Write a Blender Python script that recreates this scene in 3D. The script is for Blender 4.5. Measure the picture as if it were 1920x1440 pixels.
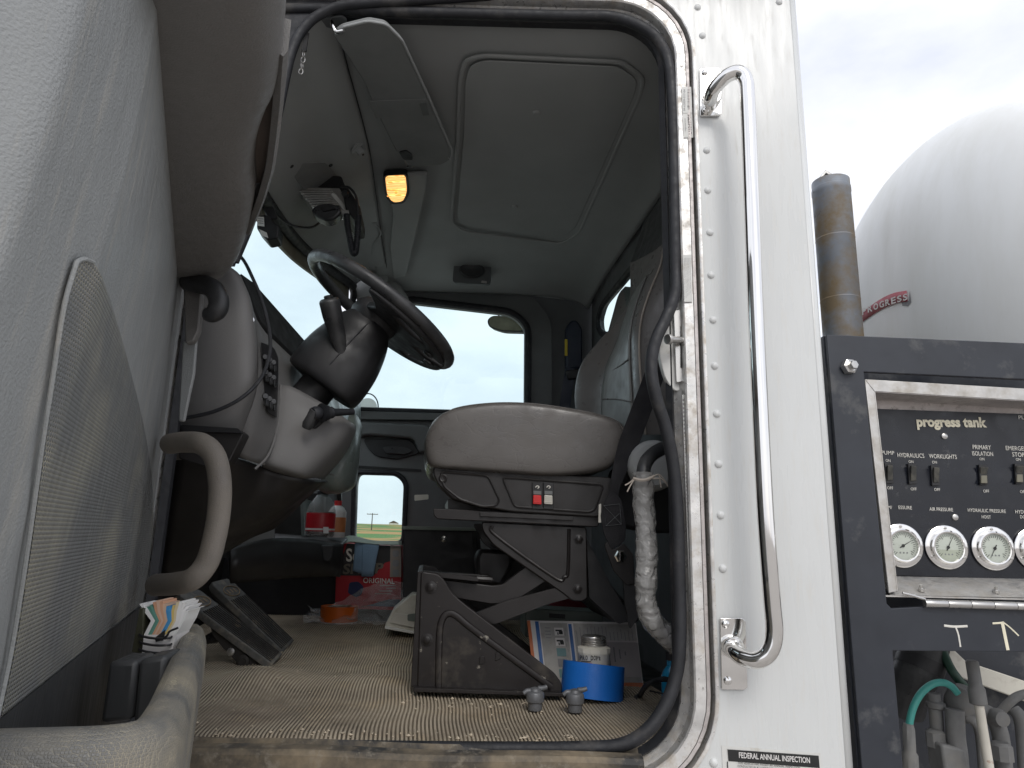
import bpy, bmesh, math, random
from mathutils import Vector as V, Matrix, noise
random.seed(7)
for o in list(bpy.data.objects): bpy.data.objects.remove(o)
scn = bpy.context.scene
COL = scn.collection
R = math.radians

# ---------------------------------------------------------------- camera
W, H, F = 1920., 1440., 1280.
PITCH, ROLL = R(12.5), R(1.5)
CAM = V((0, -1.35, 1.75))
_f = V((0, math.cos(PITCH), math.sin(PITCH)))
_r0 = V((1, 0, 0)); _u0 = _r0.cross(_f)
_r = _r0*math.cos(ROLL)+_u0*math.sin(ROLL)
_u = -_r0*math.sin(ROLL)+_u0*math.cos(ROLL)
cd = bpy.data.cameras.new('camera'); cam = bpy.data.objects.new('camera', cd); COL.objects.link(cam)
cam.matrix_world = Matrix(((_r.x,_u.x,-_f.x,CAM.x),(_r.y,_u.y,-_f.y,CAM.y),(_r.z,_u.z,-_f.z,CAM.z),(0,0,0,1)))
cd.sensor_width = 36; cd.lens = 36*F/W; cd.clip_start = .02; cd.clip_end = 6000
scn.camera = cam

# ---------------------------------------------------------------- sky, sun, exposure
SUN_EL, SUN_AZ = R(42), R(168)      # high soft sun behind the photographer
world = bpy.data.worlds.new('World'); scn.world = world; world.use_nodes = True
wn, wl = world.node_tree.nodes, world.node_tree.links
wn.clear()
wo = wn.new('ShaderNodeOutputWorld'); bg = wn.new('ShaderNodeBackground'); bg.inputs[1].default_value = .1
sky = wn.new('ShaderNodeTexSky'); sky.sky_type = 'NISHITA'; sky.sun_disc = False
sky.sun_elevation = SUN_EL; sky.sun_rotation = SUN_AZ; sky.air_density = 1.2; sky.dust_density = 2.5
tc = wn.new('ShaderNodeTexCoord')
nz = wn.new('ShaderNodeTexNoise'); nz.inputs['Scale'].default_value = 2.6; nz.inputs['Detail'].default_value = 7; nz.inputs['Roughness'].default_value = .55
mp = wn.new('ShaderNodeMapping'); mp.inputs['Scale'].default_value = (1,1,2.2)
wl.new(tc.outputs['Generated'], mp.inputs[0]); wl.new(mp.outputs[0], nz.inputs['Vector'])
cr = wn.new('ShaderNodeValToRGB')
cr.color_ramp.elements[0].position = .36; cr.color_ramp.elements[0].color = (6.2,6.45,7.3,1)
cr.color_ramp.elements[1].position = .62; cr.color_ramp.elements[1].color = (8.5,8.6,9.0,1)
cv = wn.new('ShaderNodeMix'); cv.data_type = 'RGBA'; cv.inputs[0].default_value = .88
wl.new(nz.outputs['Fac'], cr.inputs[0]); wl.new(sky.outputs[0], cv.inputs[6]); wl.new(cr.outputs[0], cv.inputs[7])
wl.new(cv.outputs[2], bg.inputs[0]); wl.new(bg.outputs[0], wo.inputs[0])
sd = bpy.data.lights.new('sun', 'SUN'); sd.energy = 0.75; sd.angle = R(25); sd.color = (1,.97,.92)
so = bpy.data.objects.new('sun', sd); COL.objects.link(so)
_sd = V((math.sin(SUN_AZ)*math.cos(SUN_EL), math.cos(SUN_AZ)*math.cos(SUN_EL), math.sin(SUN_EL)))
so.rotation_euler = (_sd).to_track_quat('Z','Y').to_euler(); so.location = (0,-6,10)
scn.view_settings.view_transform = 'Standard'; scn.view_settings.look = 'None'
scn.view_settings.exposure = 0.56; scn.view_settings.gamma = 1; scn.view_settings.use_curve_mapping = False
scn.cycles.max_bounces = 7; scn.cycles.diffuse_bounces = 4; scn.cycles.glossy_bounces = 3; scn.cycles.transmission_bounces = 4; scn.cycles.transparent_max_bounces = 10
scn.cycles.caustics_reflective = False; scn.cycles.caustics_refractive = False
scn.render.resolution_x = 1024; scn.render.resolution_y = 768

# ---------------------------------------------------------------- helpers: pixel ray -> a point at a real depth
def ray(x, y): return _f*F+_r*(x-W/2)+_u*(H/2-y)
def Uy(x, y, Y): d = ray(x,y); return CAM+d*((Y-CAM.y)/d.y)
def Uz(x, y, Z): d = ray(x,y); return CAM+d*((Z-CAM.z)/d.z)
def Ux(x, y, X): d = ray(x,y); return CAM+d*((X-CAM.x)/d.x)
def Up(x, y, P, N): d = ray(x,y); return CAM+d*((P-CAM).dot(N)/d.dot(N))
EY = V((-.113,1,0))                # the cab's own cross direction
FLOOR = 1.365

# ---------------------------------------------------------------- helpers: materials
def _n(nt, t, **k):
    n = nt.nodes.new(t)
    for a, b in k.items():
        if a.startswith('i_'): n.inputs[a[2:]].default_value = b
        else: setattr(n, a, b)
    return n
def c4(c): return (c[0],c[1],c[2],1)
def M(name, col, rough=.5, metal=0, var=.12, vs=8, bump=0, bs=300, dirt=None, rvar=.12, spec=.5, coat=0, streak=False):
    m = bpy.data.materials.new(name); m.use_nodes = True; nt = m.node_tree; L = nt.links
    b = nt.nodes['Principled BSDF']; b.inputs['Metallic'].default_value = metal
    b.inputs['Specular IOR Level'].default_value = spec
    if coat: b.inputs['Coat Weight'].default_value = coat; b.inputs['Coat Roughness'].default_value = .12
    t = _n(nt,'ShaderNodeTexCoord'); co = t.outputs['Object']
    if streak:
        mm = _n(nt,'ShaderNodeMapping'); mm.inputs['Scale'].default_value = streak; L.new(co, mm.inputs[0]); sco = mm.outputs[0]
    else: sco = co
    nz = _n(nt,'ShaderNodeTexNoise', i_Scale=vs, i_Detail=3, i_Roughness=.6); L.new(co, nz.inputs['Vector'])
    mr = _n(nt,'ShaderNodeMapRange'); mr.inputs[1].default_value=.3; mr.inputs[2].default_value=.7; mr.inputs[3].default_value=1-var; mr.inputs[4].default_value=1+var
    L.new(nz.outputs['Fac'], mr.inputs[0])
    vm = _n(nt,'ShaderNodeVectorMath', operation='SCALE'); vm.inputs[0].default_value = col[:3]; L.new(mr.outputs[0], vm.inputs['Scale'])
    out = vm.outputs[0]
    rr = _n(nt,'ShaderNodeMapRange'); rr.inputs[1].default_value=.3; rr.inputs[2].default_value=.7; rr.inputs[3].default_value=max(0.02,rough-rvar); rr.inputs[4].default_value=min(1,rough+rvar)
    n2 = _n(nt,'ShaderNodeTexNoise', i_Scale=vs*3.1, i_Detail=2); L.new(sco, n2.inputs['Vector']); L.new(n2.outputs['Fac'], rr.inputs[0])
    rout = rr.outputs[0]
    for dd in (dirt if isinstance(dirt, list) else [dirt] if dirt else []):
        dc, amt, dsc = dd[:3]; soft = dd[3] if len(dd) > 3 else .12
        n3 = _n(nt,'ShaderNodeTexNoise', i_Scale=dsc, i_Detail=5, i_Roughness=.68); L.new(sco, n3.inputs['Vector'])
        dm = _n(nt,'ShaderNodeMapRange'); dm.inputs[1].default_value=1-amt-soft; dm.inputs[2].default_value=1-amt+soft; L.new(n3.outputs['Fac'], dm.inputs[0])
        mx = _n(nt,'ShaderNodeMix', data_type='RGBA'); mx.inputs[7].default_value = c4(dc); L.new(dm.outputs[0], mx.inputs[0]); L.new(out, mx.inputs[6]); out = mx.outputs[2]
        mx2 = _n(nt,'ShaderNodeMix', data_type='FLOAT'); mx2.inputs[3].default_value = .85; L.new(dm.outputs[0], mx2.inputs[0]); L.new(rout, mx2.inputs[2]); rout = mx2.outputs[0]
    L.new(out, b.inputs['Base Color']); L.new(rout, b.inputs['Roughness'])
    if bump:
        n4 = _n(nt,'ShaderNodeTexNoise', i_Scale=bs, i_Detail=1); L.new(co, n4.inputs['Vector'])
        bp = _n(nt,'ShaderNodeBump', i_Strength=bump, i_Distance=.002); L.new(n4.outputs['Fac'], bp.inputs['Height']); L.new(bp.outputs[0], b.inputs['Normal'])
    return m
def glass(name, tint, refl=.05, rough=.02):
    m = bpy.data.materials.new(name); m.use_nodes = True; nt = m.node_tree; nt.nodes.remove(nt.nodes['Principled BSDF'])
    o = nt.nodes['Material Output']; tr = _n(nt,'ShaderNodeBsdfTransparent'); tr.inputs[0].default_value = c4(tint)
    gl = _n(nt,'ShaderNodeBsdfGlossy'); gl.inputs['Roughness'].default_value = rough
    mx = _n(nt,'ShaderNodeMixShader'); mx.inputs[0].default_value = refl
    nt.links.new(tr.outputs[0], mx.inputs[1]); nt.links.new(gl.outputs[0], mx.inputs[2]); nt.links.new(mx.outputs[0], o.inputs[0])
    return m

MT = {}
MT['white'] = M('white_paint', (.68,.695,.685), .28, var=.03, vs=3, dirt=[((.62,.60,.55),.27,14,.2)], coat=.25, streak=(6,6,.7))
MT['rivet'] = M('white_rivet_paint', (.70,.71,.70), .3, var=.04)
MT['rubber'] = M('black_rubber', (.018,.019,.0225), .58, var=.25, vs=20, bump=.15, bs=200, dirt=((.12,.11,.10),.28,9,.15))
MT['pedalsteel'] = M('muddy_pedal_steel', (.03,.027,.024), .7, var=.3, vs=20, dirt=((.24,.18,.11),.33,24,.08))
MT['rubber_worn'] = M('dusty_threshold_rubber', (.035,.034,.033), .6, var=.2, dirt=[((.30,.24,.16),.44,9,.18),((.28,.25,.2),.36,40,.1)])
MT['alu'] = M('worn_aluminium', (.72,.71,.69), .40, metal=.6, var=.18, vs=25, rvar=.2, dirt=[((.50,.44,.36),.38,30,.15),((.2,.18,.16),.3,70,.08)], bump=.1, bs=120)
MT['alu_pink'] = M('oxidised_aluminium', (.56,.52,.50), .5, metal=.5, var=.2, vs=30, dirt=((.3,.27,.25),.36,60,.1))
MT['alu_panel'] = M('brushed_sheet_aluminium', (.56,.55,.53), .45, metal=.7, var=.12, vs=30, dirt=((.40,.36,.30),.36,20,.2))
MT['groove'] = M('dark_groove_sealant', (.10,.095,.085), .8, var=.2)
MT['chrome'] = M('chrome', (.82,.81,.79), .06, metal=1, var=.04, rvar=.03)
MT['steel'] = M('zinc_steel', (.55,.54,.52), .32, metal=.9, var=.12)
MT['liner'] = M('grey_headliner', (.38,.393,.39), .8, var=.07, vs=3, bump=.25, bs=900)
MT['liner_front'] = M('grey_moulded_overhead_trim', (.37,.383,.38), .62, var=.07, vs=3, bump=.2, bs=700)
MT['wall'] = M('dark_grey_wall_trim', (.13,.138,.142), .75, var=.1, vs=5, bump=.2, bs=700)
MT['ptrim'] = M('passenger_door_trim', (.14,.146,.146), .6, var=.1, vs=5, bump=.15, bs=500)
MT['dash'] = M('taupe_dash_plastic', (.165,.161,.157), .58, var=.06, vs=4, bump=.25, bs=800, dirt=((.22,.21,.20),.26,9,.14))
MT['dash_green'] = M('grey_glossy_dash_plastic', (.20,.235,.22), .35, var=.12, vs=6, dirt=((.3,.31,.29),.33,18,.15))
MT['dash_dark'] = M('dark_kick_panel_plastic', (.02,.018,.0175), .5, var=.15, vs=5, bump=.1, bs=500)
MT['black'] = M('black_plastic', (.019,.019,.0205), .5, var=.2, vs=10, bump=.1, bs=800)
MT['black_soft'] = M('black_soft_grip', (.035,.036,.038), .36, var=.25, vs=14, bump=.2, bs=900, dirt=((.10,.10,.10),.3,10,.2))
MT['vinyl'] = M('taupe_vinyl', (.165,.155,.147), .36, var=.1, vs=10, bump=.12, bs=500)
MT['vinyl_light'] = M('light_grey_vinyl', (.23,.232,.22), .42, var=.12, vs=9)
MT['vinyl_shaded'] = M('shaded_vinyl', (.055,.057,.058), .45, var=.12, vs=9, bump=.3, bs=60)  # seat vinyl with the headrest's shade put into its colour
MT['thread'] = M('tan_thread', (.42,.37,.32), .8)
MT['seatmetal'] = M('brown_black_painted_steel', (.014,.0115,.0112), .42, var=.15, vs=9, bump=.08, bs=300, dirt=[((.22,.20,.17),.25,28,.06)])
MT['seatmetal_dirty'] = M('scuffed_seat_base_steel', (.015,.0122,.012), .45, var=.15, vs=9, dirt=[((.42,.39,.33),.30,26,.05),((.11,.095,.075),.33,6,.14)])
MT['seatplastic'] = M('charcoal_seat_shell_plastic', (.019,.017,.0168), .48, var=.12, vs=9, bump=.2, bs=900)
MT['red'] = M('red_plastic', (.65,.03,.03), .4)
MT['offwhite'] = M('off_white_plastic', (.62,.60,.53), .5, var=.08, dirt=((.35,.32,.26),.33,20,.15))
MT['ivory'] = M('ivory_plastic', (.60,.58,.52), .5)
MT['belt'] = M('black_webbing', (.012,.0115,.014), .75, bump=.5, bs=700)
MT['navy'] = M('navy_belt_plastic', (.02,.028,.05), .5)
MT['yellow'] = M('yellow_tag', (.65,.48,.03), .6)
MT['doorgrey'] = M('grey_door_plastic', (.305,.315,.312), .45, var=.08, vs=5, bump=.4, bs=420, dirt=[((.47,.44,.38),.30,5,.16),((.52,.47,.37),.27,11,.05)], streak=(9,9,.8))
MT['doortaupe'] = M('taupe_armrest_plastic', (.175,.168,.16), .5, var=.06, vs=5, bump=.35, bs=500, dirt=((.25,.23,.21),.26,9,.1), streak=(5,5,1))
MT['doorbrown'] = M('brown_grip_recess', (.12,.095,.08), .55, var=.15)
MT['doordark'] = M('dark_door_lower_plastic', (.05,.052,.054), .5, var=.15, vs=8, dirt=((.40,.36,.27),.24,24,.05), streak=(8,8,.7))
MT['handle'] = M('dusty_grey_grab_handle', (.19,.17,.148), .55, var=.1, bump=.3, bs=500, dirt=((.28,.245,.20),.40,7,.2))
MT['darksteel'] = M('navy_black_painted_steel', (.026,.030,.039), .42, var=.15, vs=8, dirt=[((.16,.16,.155),.29,10,.14),((.30,.28,.24),.2,30,.06)])
MT['panel'] = M('black_engraved_panel', (.010,.012,.018), .28, var=.2, vs=8, dirt=[((.13,.13,.13),.25,26,.1)])
MT['ink_white'] = M('white_engraving', (.72,.70,.64), .7)
MT['ink_cream'] = M('cream_lettering', (.82,.77,.60), .6)
MT['ink_black'] = M('black_ink', (.02,.02,.02), .7)
MT['ink_grey'] = M('grey_ink', (.25,.25,.26), .8)
MT['ink_red'] = M('red_ink', (.55,.03,.04), .7)
MT['paper'] = M('white_paper', (.72,.70,.68), .75, var=.05)
MT['sticker'] = M('white_sticker', (.70,.70,.67), .5, var=.06, dirt=((.5,.46,.38),.32,30,.12))
MT['tank'] = M('chalky_white_tank_paint', (.80,.81,.80), .5, var=.02, vs=2, dirt=[((.70,.70,.66),.33,3,.25),((.45,.43,.33),.20,8,.1)], streak=(2.2,2.2,.45))
MT['exhaust'] = M('heat_stained_steel', (.24,.26,.29), .5, metal=.3, var=.15, vs=6, dirt=[((.26,.20,.125),.47,7,.12),((.08,.06,.05),.3,17,.06)])
MT['floormat'] = M('dusty_ribbed_rubber', (.30,.255,.195), .85, var=.2, vs=12, dirt=[((.49,.42,.315),.56,3,.14),((.50,.40,.27),.40,9,.1),((.60,.55,.47),.25,26,.05),((.17,.14,.10),.35,4.3,.12)])
MT['matgroove'] = M('dark_mat_groove_rubber', (.18,.15,.113), .9, var=.3, vs=15, dirt=((.38,.32,.24),.50,4,.12))
MT['crumb'] = M('pale_grit', (.55,.47,.36), .9, var=.3, vs=40)
MT['bluetape'] = M('blue_tape', (.01,.16,.60), .5, var=.08, bump=.2, bs=300)
MT['orangetape'] = M('orange_tape', (.62,.12,.005), .5, var=.1)
MT['cardcore'] = M('cardboard', (.34,.25,.16), .9)
MT['greyplug'] = M('grey_cast_plug', (.15,.155,.165), .5, metal=.3, var=.15, vs=40, bump=.2, bs=200)
MT['jar'] = M('white_jar_plastic', (.68,.65,.56), .4, dirt=((.25,.2,.15),.27,60,.06))
MT['green'] = M('teal_hose', (.06,.33,.29), .45, var=.1)
MT['greypipe'] = M('dusty_grey_fitting', (.17,.17,.167), .65, var=.15, vs=25, dirt=((.2,.19,.17),.36,20,.15))
MT['beam'] = M('olive_grey_painted_beam', (.16,.15,.11), .6, var=.2)
MT['rustwhite'] = M('chipped_white_rod', (.60,.57,.50), .6, dirt=((.28,.12,.05),.33,40,.06))
MT['darkbox'] = M('black_painted_box', (.014,.014,.017), .5, var=.2, dirt=((.07,.07,.07),.25,30,.1))
MT['boxtop'] = M('grey_green_box_lid', (.16,.19,.17), .55, var=.15)
MT['redcard'] = M('red_printed_card', (.42,.02,.03), .5, var=.05)
MT['blackcard'] = M('black_printed_card', (.03,.028,.03), .5)
MT['towel'] = M('pale_blue_shop_towel', (.20,.30,.42), .95, var=.08, bump=.5, bs=250)
MT['bottle_red'] = M('red_bottle_label', (.50,.02,.03), .4)
MT['redbag'] = M('dark_red_cloth', (.16,.012,.02), .8)
MT['shed'] = M('pale_shed_wall', (.7,.7,.68), .7)
MT['wood'] = M('weathered_pole', (.12,.10,.08), .9)
MT['win'] = glass('pale_tinted_window_glass', (.79,.93,.92), .04)
MT['clear'] = glass('clear_plastic', (.90,.90,.90), .12, .12)
MT['sleeve'] = None

# ---------------------------------------------------------------- helpers: objects
ROOTLOC = {}
def thing(name, label, cat, base, group=None):
    o = bpy.data.objects.new(name, None); o.empty_display_size = .05; COL.objects.link(o)
    o.location = base; ROOTLOC[o.name] = V(base)
    tag(o, label, cat, group); return o
def tag(o, label=None, cat=None, group=None, kind=None):
    if label: o['label'] = label
    if cat: o['category'] = cat
    if group: o['group'] = group
    if kind: o['kind'] = kind
    return o
def link(o, parent):
    COL.objects.link(o)
    if parent is not None:
        o.parent = parent
        if parent.name in ROOTLOC: o.matrix_parent_inverse = Matrix.Translation(-ROOTLOC[parent.name])
        elif parent.parent is not None and parent.matrix_basis != Matrix.Identity(4): o.matrix_parent_inverse = parent.matrix_basis.inverted()
    return o
def finish_mesh(me, smooth=True, ang=38):
    if smooth:
        for p in me.polygons: p.use_smooth = True
        try: me.set_sharp_from_angle(angle=R(ang))
        except Exception: pass
def mk(name, verts, faces, mat, parent=None, smooth=True, ang=38, bevel=0, bseg=2, sub=0, solid=0, recalc=True, mats=None, fmat=None, soff=-1):
    me = bpy.data.meshes.new(name); me.from_pydata([tuple(v) for v in verts], [], faces)
    for m in (mats or [mat]): me.materials.append(MT[m] if isinstance(m,str) else m)
    if fmat:
        for p, i in zip(me.polygons, fmat): p.material_index = i
    if recalc:
        bm = bmesh.new(); bm.from_mesh(me); bmesh.ops.remove_doubles(bm, verts=bm.verts, dist=1e-6)
        bmesh.ops.recalc_face_normals(bm, faces=bm.faces); bm.to_mesh(me); bm.free()
    finish_mesh(me, smooth, ang)
    o = bpy.data.objects.new(name, me); link(o, parent)
    if solid:
        s = o.modifiers.new('solid','SOLIDIFY'); s.thickness = solid; s.offset = soff
    if bevel:
        b = o.modifiers.new('bevel','BEVEL'); b.width = bevel; b.segments = bseg; b.limit_method = 'ANGLE'; b.angle_limit = R(35)
    if sub:
        s = o.modifiers.new('sub','SUBSURF'); s.levels = sub; s.render_levels = sub
    return o
def rpoly(pts, r, seg=5):
    """round the corners of a closed 2d/3d point list; r scalar or list"""
    n = len(pts); out = []
    pts = [V(p) if len(p) == 3 else V((p[0],p[1],0)) for p in pts]
    for i in range(n):
        ri = r[i] if isinstance(r,(list,tuple)) else r
        p, a, b = pts[i], pts[i-1], pts[(i+1)%n]
        if ri <= 0: out.append(p); continue
        la, lb = (a-p).length, (b-p).length
        k = min(ri, la*.48, lb*.48)
        p0, p1 = p+(a-p).normalized()*k, p+(b-p).normalized()*k
        for j in range(seg+1):
            t = j/seg; out.append(p0*(1-t)**2+p*2*t*(1-t)+p1*t*t)
    return out
def prism(name, pts, ext, mat, parent=None, bevel=0, **k):
    n = len(pts); ext = V(ext)
    vs = [V(p) for p in pts]+[V(p)+ext for p in pts]
    fs = [list(range(n)), list(range(2*n-1,n-1,-1))]+[[i,(i+1)%n,n+(i+1)%n,n+i] for i in range(n)]
    return mk(name, vs, fs, mat, parent, bevel=bevel, **k)
def pp(px, Y, r=0, seg=5):
    """pixel outline (rounded by r pixels) -> points on the plane at depth Y"""
    q = rpoly(px, r, seg) if r else [V((p[0],p[1],0)) for p in px]
    return [Uy(p.x,p.y,Y) for p in q]
def pz(px, Z, r=0, seg=5):
    q = rpoly(px, r, seg) if r else [V((p[0],p[1],0)) for p in px]
    return [Uz(p.x,p.y,Z) for p in q]
def ppl(px, P, N, r=0, seg=5):
    q = rpoly(px, r, seg) if r else [V((p[0],p[1],0)) for p in px]
    return [Up(p.x,p.y,P,N) for p in q]
def holed(name, outer, holes, ext, mat, parent=None, bevel=0, **k):
    bm = bmesh.new(); edges = []
    for loop in [outer]+holes:
        vs = [bm.verts.new(p) for p in loop]
        edges += [bm.edges.new((vs[i],vs[(i+1)%len(vs)])) for i in range(len(vs))]
    bmesh.ops.triangle_fill(bm, use_beauty=True, use_dissolve=False, edges=edges)
    r = bmesh.ops.extrude_face_region(bm, geom=list(bm.faces))
    bmesh.ops.translate(bm, vec=V(ext), verts=[g for g in r['geom'] if isinstance(g,bmesh.types.BMVert)])
    bmesh.ops.recalc_face_normals(bm, faces=bm.faces)
    me = bpy.data.meshes.new(name); bm.to_mesh(me); bm.free(); me.materials.append(MT[mat] if isinstance(mat,str) else mat)
    finish_mesh(me); o = bpy.data.objects.new(name, me); link(o, parent)
    if bevel:
        b = o.modifiers.new('bevel','BEVEL'); b.width = bevel; b.segments = 2; b.limit_method='ANGLE'; b.angle_limit = R(35)
    return o
def crom(pts, n=6, closed=False):
    P = [V(p) for p in pts]; m = len(P); out = []
    if m < 3 and not closed: return [P[0].lerp(P[1], i/n) for i in range(n+1)]
    rng = range(m if closed else m-1)
    for i in rng:
        if closed: a,b,c,d = P[i-1],P[i],P[(i+1)%m],P[(i+2)%m]
        else:
            b,c = P[i],P[i+1]; a = P[i-1] if i else b*2-c; d = P[i+2] if i+2 < m else c*2-b
        for j in range(n):
            t = j/n
            out.append(.5*((2*b)+(c-a)*t+(2*a-5*b+4*c-d)*t*t+(3*b-a-3*c+d)*t*t*t))
    if not closed: out.append(P[-1])
    return out
def sweep(name, pts, sec, mat, parent=None, n=6, closed=False, up=None, scale=None, caps=True, interp=True, **k):
    """sweep a 2d section along a smooth path; up fixes the section's second axis"""
    P = crom(pts, n, closed) if interp else [V(p) for p in pts]
    m = len(P); vs = []; fs = []; s = len(sec); nrm = None
    for i in range(m):
        t = ((P[(i+1)%m]-P[i-1]) if closed else (P[min(i+1,m-1)]-P[max(i-1,0)])).normalized()
        if up is not None:
            u2 = V(up); a = t.cross(u2); a = a.normalized() if a.length > 1e-5 else V((1,0,0)); b = a.cross(t).normalized()
        else:
            if nrm is None:
                nrm = t.cross(V((0,0,1)))
                if nrm.length < .1: nrm = t.cross(V((1,0,0)))
            nrm = (nrm-t*nrm.dot(t)).normalized(); a = nrm; b = t.cross(a)
        sc = 1 if scale is None else (scale(i/(m-1)) if callable(scale) else scale)
        for (x,y) in sec: vs.append(P[i]+a*x*sc+b*y*sc)
    for i in range(m if closed else m-1):
        for j in range(s):
            fs.append([i*s+j,i*s+(j+1)%s,((i+1)%m)*s+(j+1)%s,((i+1)%m)*s+j])
    if caps and not closed: fs += [list(range(s))[::-1], [(m-1)*s+j for j in range(s)]]
    return mk(name, vs, fs, mat, parent, **k)
def circ(r, n=12, ry=None): return [(r*math.cos(2*math.pi*i/n),(ry or r)*math.sin(2*math.pi*i/n)) for i in range(n)]
def tube(name, pts, r, mat, parent=None, n=6, closed=False, seg=12, scale=None, **k):
    return sweep(name, pts, circ(r,seg), mat, parent, n=n, closed=closed, scale=scale, **k)
def loft(name, rows, mat, parent=None, su=5, sv=5, closed_v=False, solid=0, capends=False, **k):
    """rows of control points -> smooth sheet; closed_v closes each row into a ring"""
    rr = [crom(r, sv, closed_v) for r in rows]; m = len(rr[0])
    cols = [crom([r[j] for r in rr], su) for j in range(m)]
    nu = len(cols[0]); vs = [cols[j][i] for i in range(nu) for j in range(m)]; fs = []
    for i in range(nu-1):
        for j in range(m if closed_v else m-1):
            j2 = (j+1)%m; fs.append([i*m+j,i*m+j2,(i+1)*m+j2,(i+1)*m+j])
    if capends: fs += [list(range(m))[::-1], [(nu-1)*m+j for j in range(m)]]
    return mk(name, vs, fs, mat, parent, solid=solid, **k)
def basis(ax):
    ax = V(ax).normalized(); a = ax.orthogonal().normalized()
    if abs(ax.z) < .9: a = ax.cross(V((0,0,1))).normalized()
    return a, ax.cross(a).normalized(), ax
def lathe_geo(prof, c, ax, seg=24, cap=True):
    a,b,x = basis(ax); vs=[]; fs=[]; n=len(prof); c=V(c)
    for (r,h) in prof:
        for i in range(seg):
            t=2*math.pi*i/seg; vs.append(c+x*h+(a*math.cos(t)+b*math.sin(t))*r)
    for j in range(n-1):
        for i in range(seg): fs.append([j*seg+i,j*seg+(i+1)%seg,(j+1)*seg+(i+1)%seg,(j+1)*seg+i])
    if cap and prof[0][0] > 1e-5: fs.append(list(range(seg))[::-1])
    if cap and prof[-1][0] > 1e-5: fs.append([(n-1)*seg+i for i in range(seg)])
    return vs, fs
def lathe(name, prof, c, ax, mat, parent=None, seg=24, cap=True, **k):
    vs, fs = lathe_geo(prof, c, ax, seg, cap); return mk(name, vs, fs, mat, parent, **k)
def boxg(c, ax, ay, az):
    c=V(c); return [c+ax*i+ay*j+az*l for i in(-.5,.5) for j in(-.5,.5) for l in(-.5,.5)], [[0,1,3,2],[4,6,7,5],[0,4,5,1],[2,3,7,6],[0,2,6,4],[1,5,7,3]]
def box(name, c, size, mat, parent=None, ax=None, bevel=0, **k):
    A = ax or (V((1,0,0)),V((0,1,0)),V((0,0,1)))
    vs, fs = boxg(c, A[0]*size[0], A[1]*size[1], A[2]*size[2]); return mk(name, vs, fs, mat, parent, bevel=bevel, **k)
def multi(name, parts, mat, parent=None, **k):
    vs=[]; fs=[]
    for v,f in parts:
        o=len(vs); vs+=list(v); fs+=[[i+o for i in q] for q in f]
    return mk(name, vs, fs, mat, parent, **k)
def text(body, tl, tr, bl, mat, parent, name='lettering', bold=0, thick=.0006, nrm=None):
    """lettering stretched to the box tl-tr-bl on its surface"""
    cu = bpy.data.curves.new('t','FONT'); cu.body = body; cu.resolution_u = 3; cu.offset = bold
    ob = bpy.data.objects.new('t', cu); COL.objects.link(ob)
    me = bpy.data.meshes.new_from_object(ob.evaluated_get(bpy.context.evaluated_depsgraph_get()))
    bpy.data.objects.remove(ob); bpy.data.curves.remove(cu)
    x0=min(v.co.x for v in me.vertices); x1=max(v.co.x for v in me.vertices); y0=min(v.co.y for v in me.vertices); y1=max(v.co.y for v in me.vertices)
    tl,tr,bl=V(tl),V(tr),V(bl); ex=tr-tl; ey=bl-tl; nn=(nrm or ex.cross(-ey)).normalized()
    vs=[tl+ex*((v.co.x-x0)/(x1-x0))+ey*((y1-v.co.y)/(y1-y0))+nn*thick for v in me.vertices]
    fs=[list(p.vertices) for p in me.polygons]; bpy.data.meshes.remove(me)
    return mk(name, vs, fs, mat, parent, smooth=False, recalc=False)
def copy_of(src, parent, loc=None):
    o = src.copy(); link(o, parent)
    if loc is not None: o.location = loc
    return o

# ================================================================ THE SETTING
def ground_mat():
    m = bpy.data.materials.new('gravel_and_field'); m.use_nodes = True; nt = m.node_tree; L = nt.links; b = nt.nodes['Principled BSDF']
    b.inputs['Roughness'].default_value = .95
    t = _n(nt,'ShaderNodeTexCoord'); n1 = _n(nt,'ShaderNodeTexNoise', i_Scale=.9, i_Detail=10, i_Roughness=.7); L.new(t.outputs['Object'], n1.inputs['Vector'])
    r1 = _n(nt,'ShaderNodeValToRGB'); e = r1.color_ramp.elements; e[0].position=.3; e[0].color=(.27,.25,.225,1); e[1].position=.7; e[1].color=(.46,.43,.40,1); L.new(n1.outputs['Fac'], r1.inputs[0])
    n2 = _n(nt,'ShaderNodeTexNoise', i_Scale=.06, i_Detail=5); L.new(t.outputs['Object'], n2.inputs['Vector'])
    r2 = _n(nt,'ShaderNodeValToRGB'); e = r2.color_ramp.elements; e[0].position=.46; e[0].color=(.10,.20,.05,1); e[1].position=.52; e[1].color=(.42,.24,.09,1); L.new(n2.outputs['Fac'], r2.inputs[0])
    sx = _n(nt,'ShaderNodeSeparateXYZ'); L.new(t.outputs['Object'], sx.inputs[0])
    mr = _n(nt,'ShaderNodeMapRange'); mr.inputs[1].default_value=14; mr.inputs[2].default_value=22; L.new(sx.outputs[1], mr.inputs[0])
    mx = _n(nt,'ShaderNodeMix', data_type='RGBA'); L.new(mr.outputs[0], mx.inputs[0]); L.new(r1.outputs[0], mx.inputs[6]); L.new(r2.outputs[0], mx.inputs[7]); L.new(mx.outputs[2], b.inputs['Base Color'])
    bp = _n(nt,'ShaderNodeBump', i_Strength=.6, i_Distance=.03); n3 = _n(nt,'ShaderNodeTexNoise', i_Scale=25, i_Detail=6); L.new(t.outputs['Object'], n3.inputs['Vector']); L.new(n3.outputs['Fac'], bp.inputs['Height']); L.new(bp.outputs[0], b.inputs['Normal'])
    return m
MT['ground'] = ground_mat()
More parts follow.
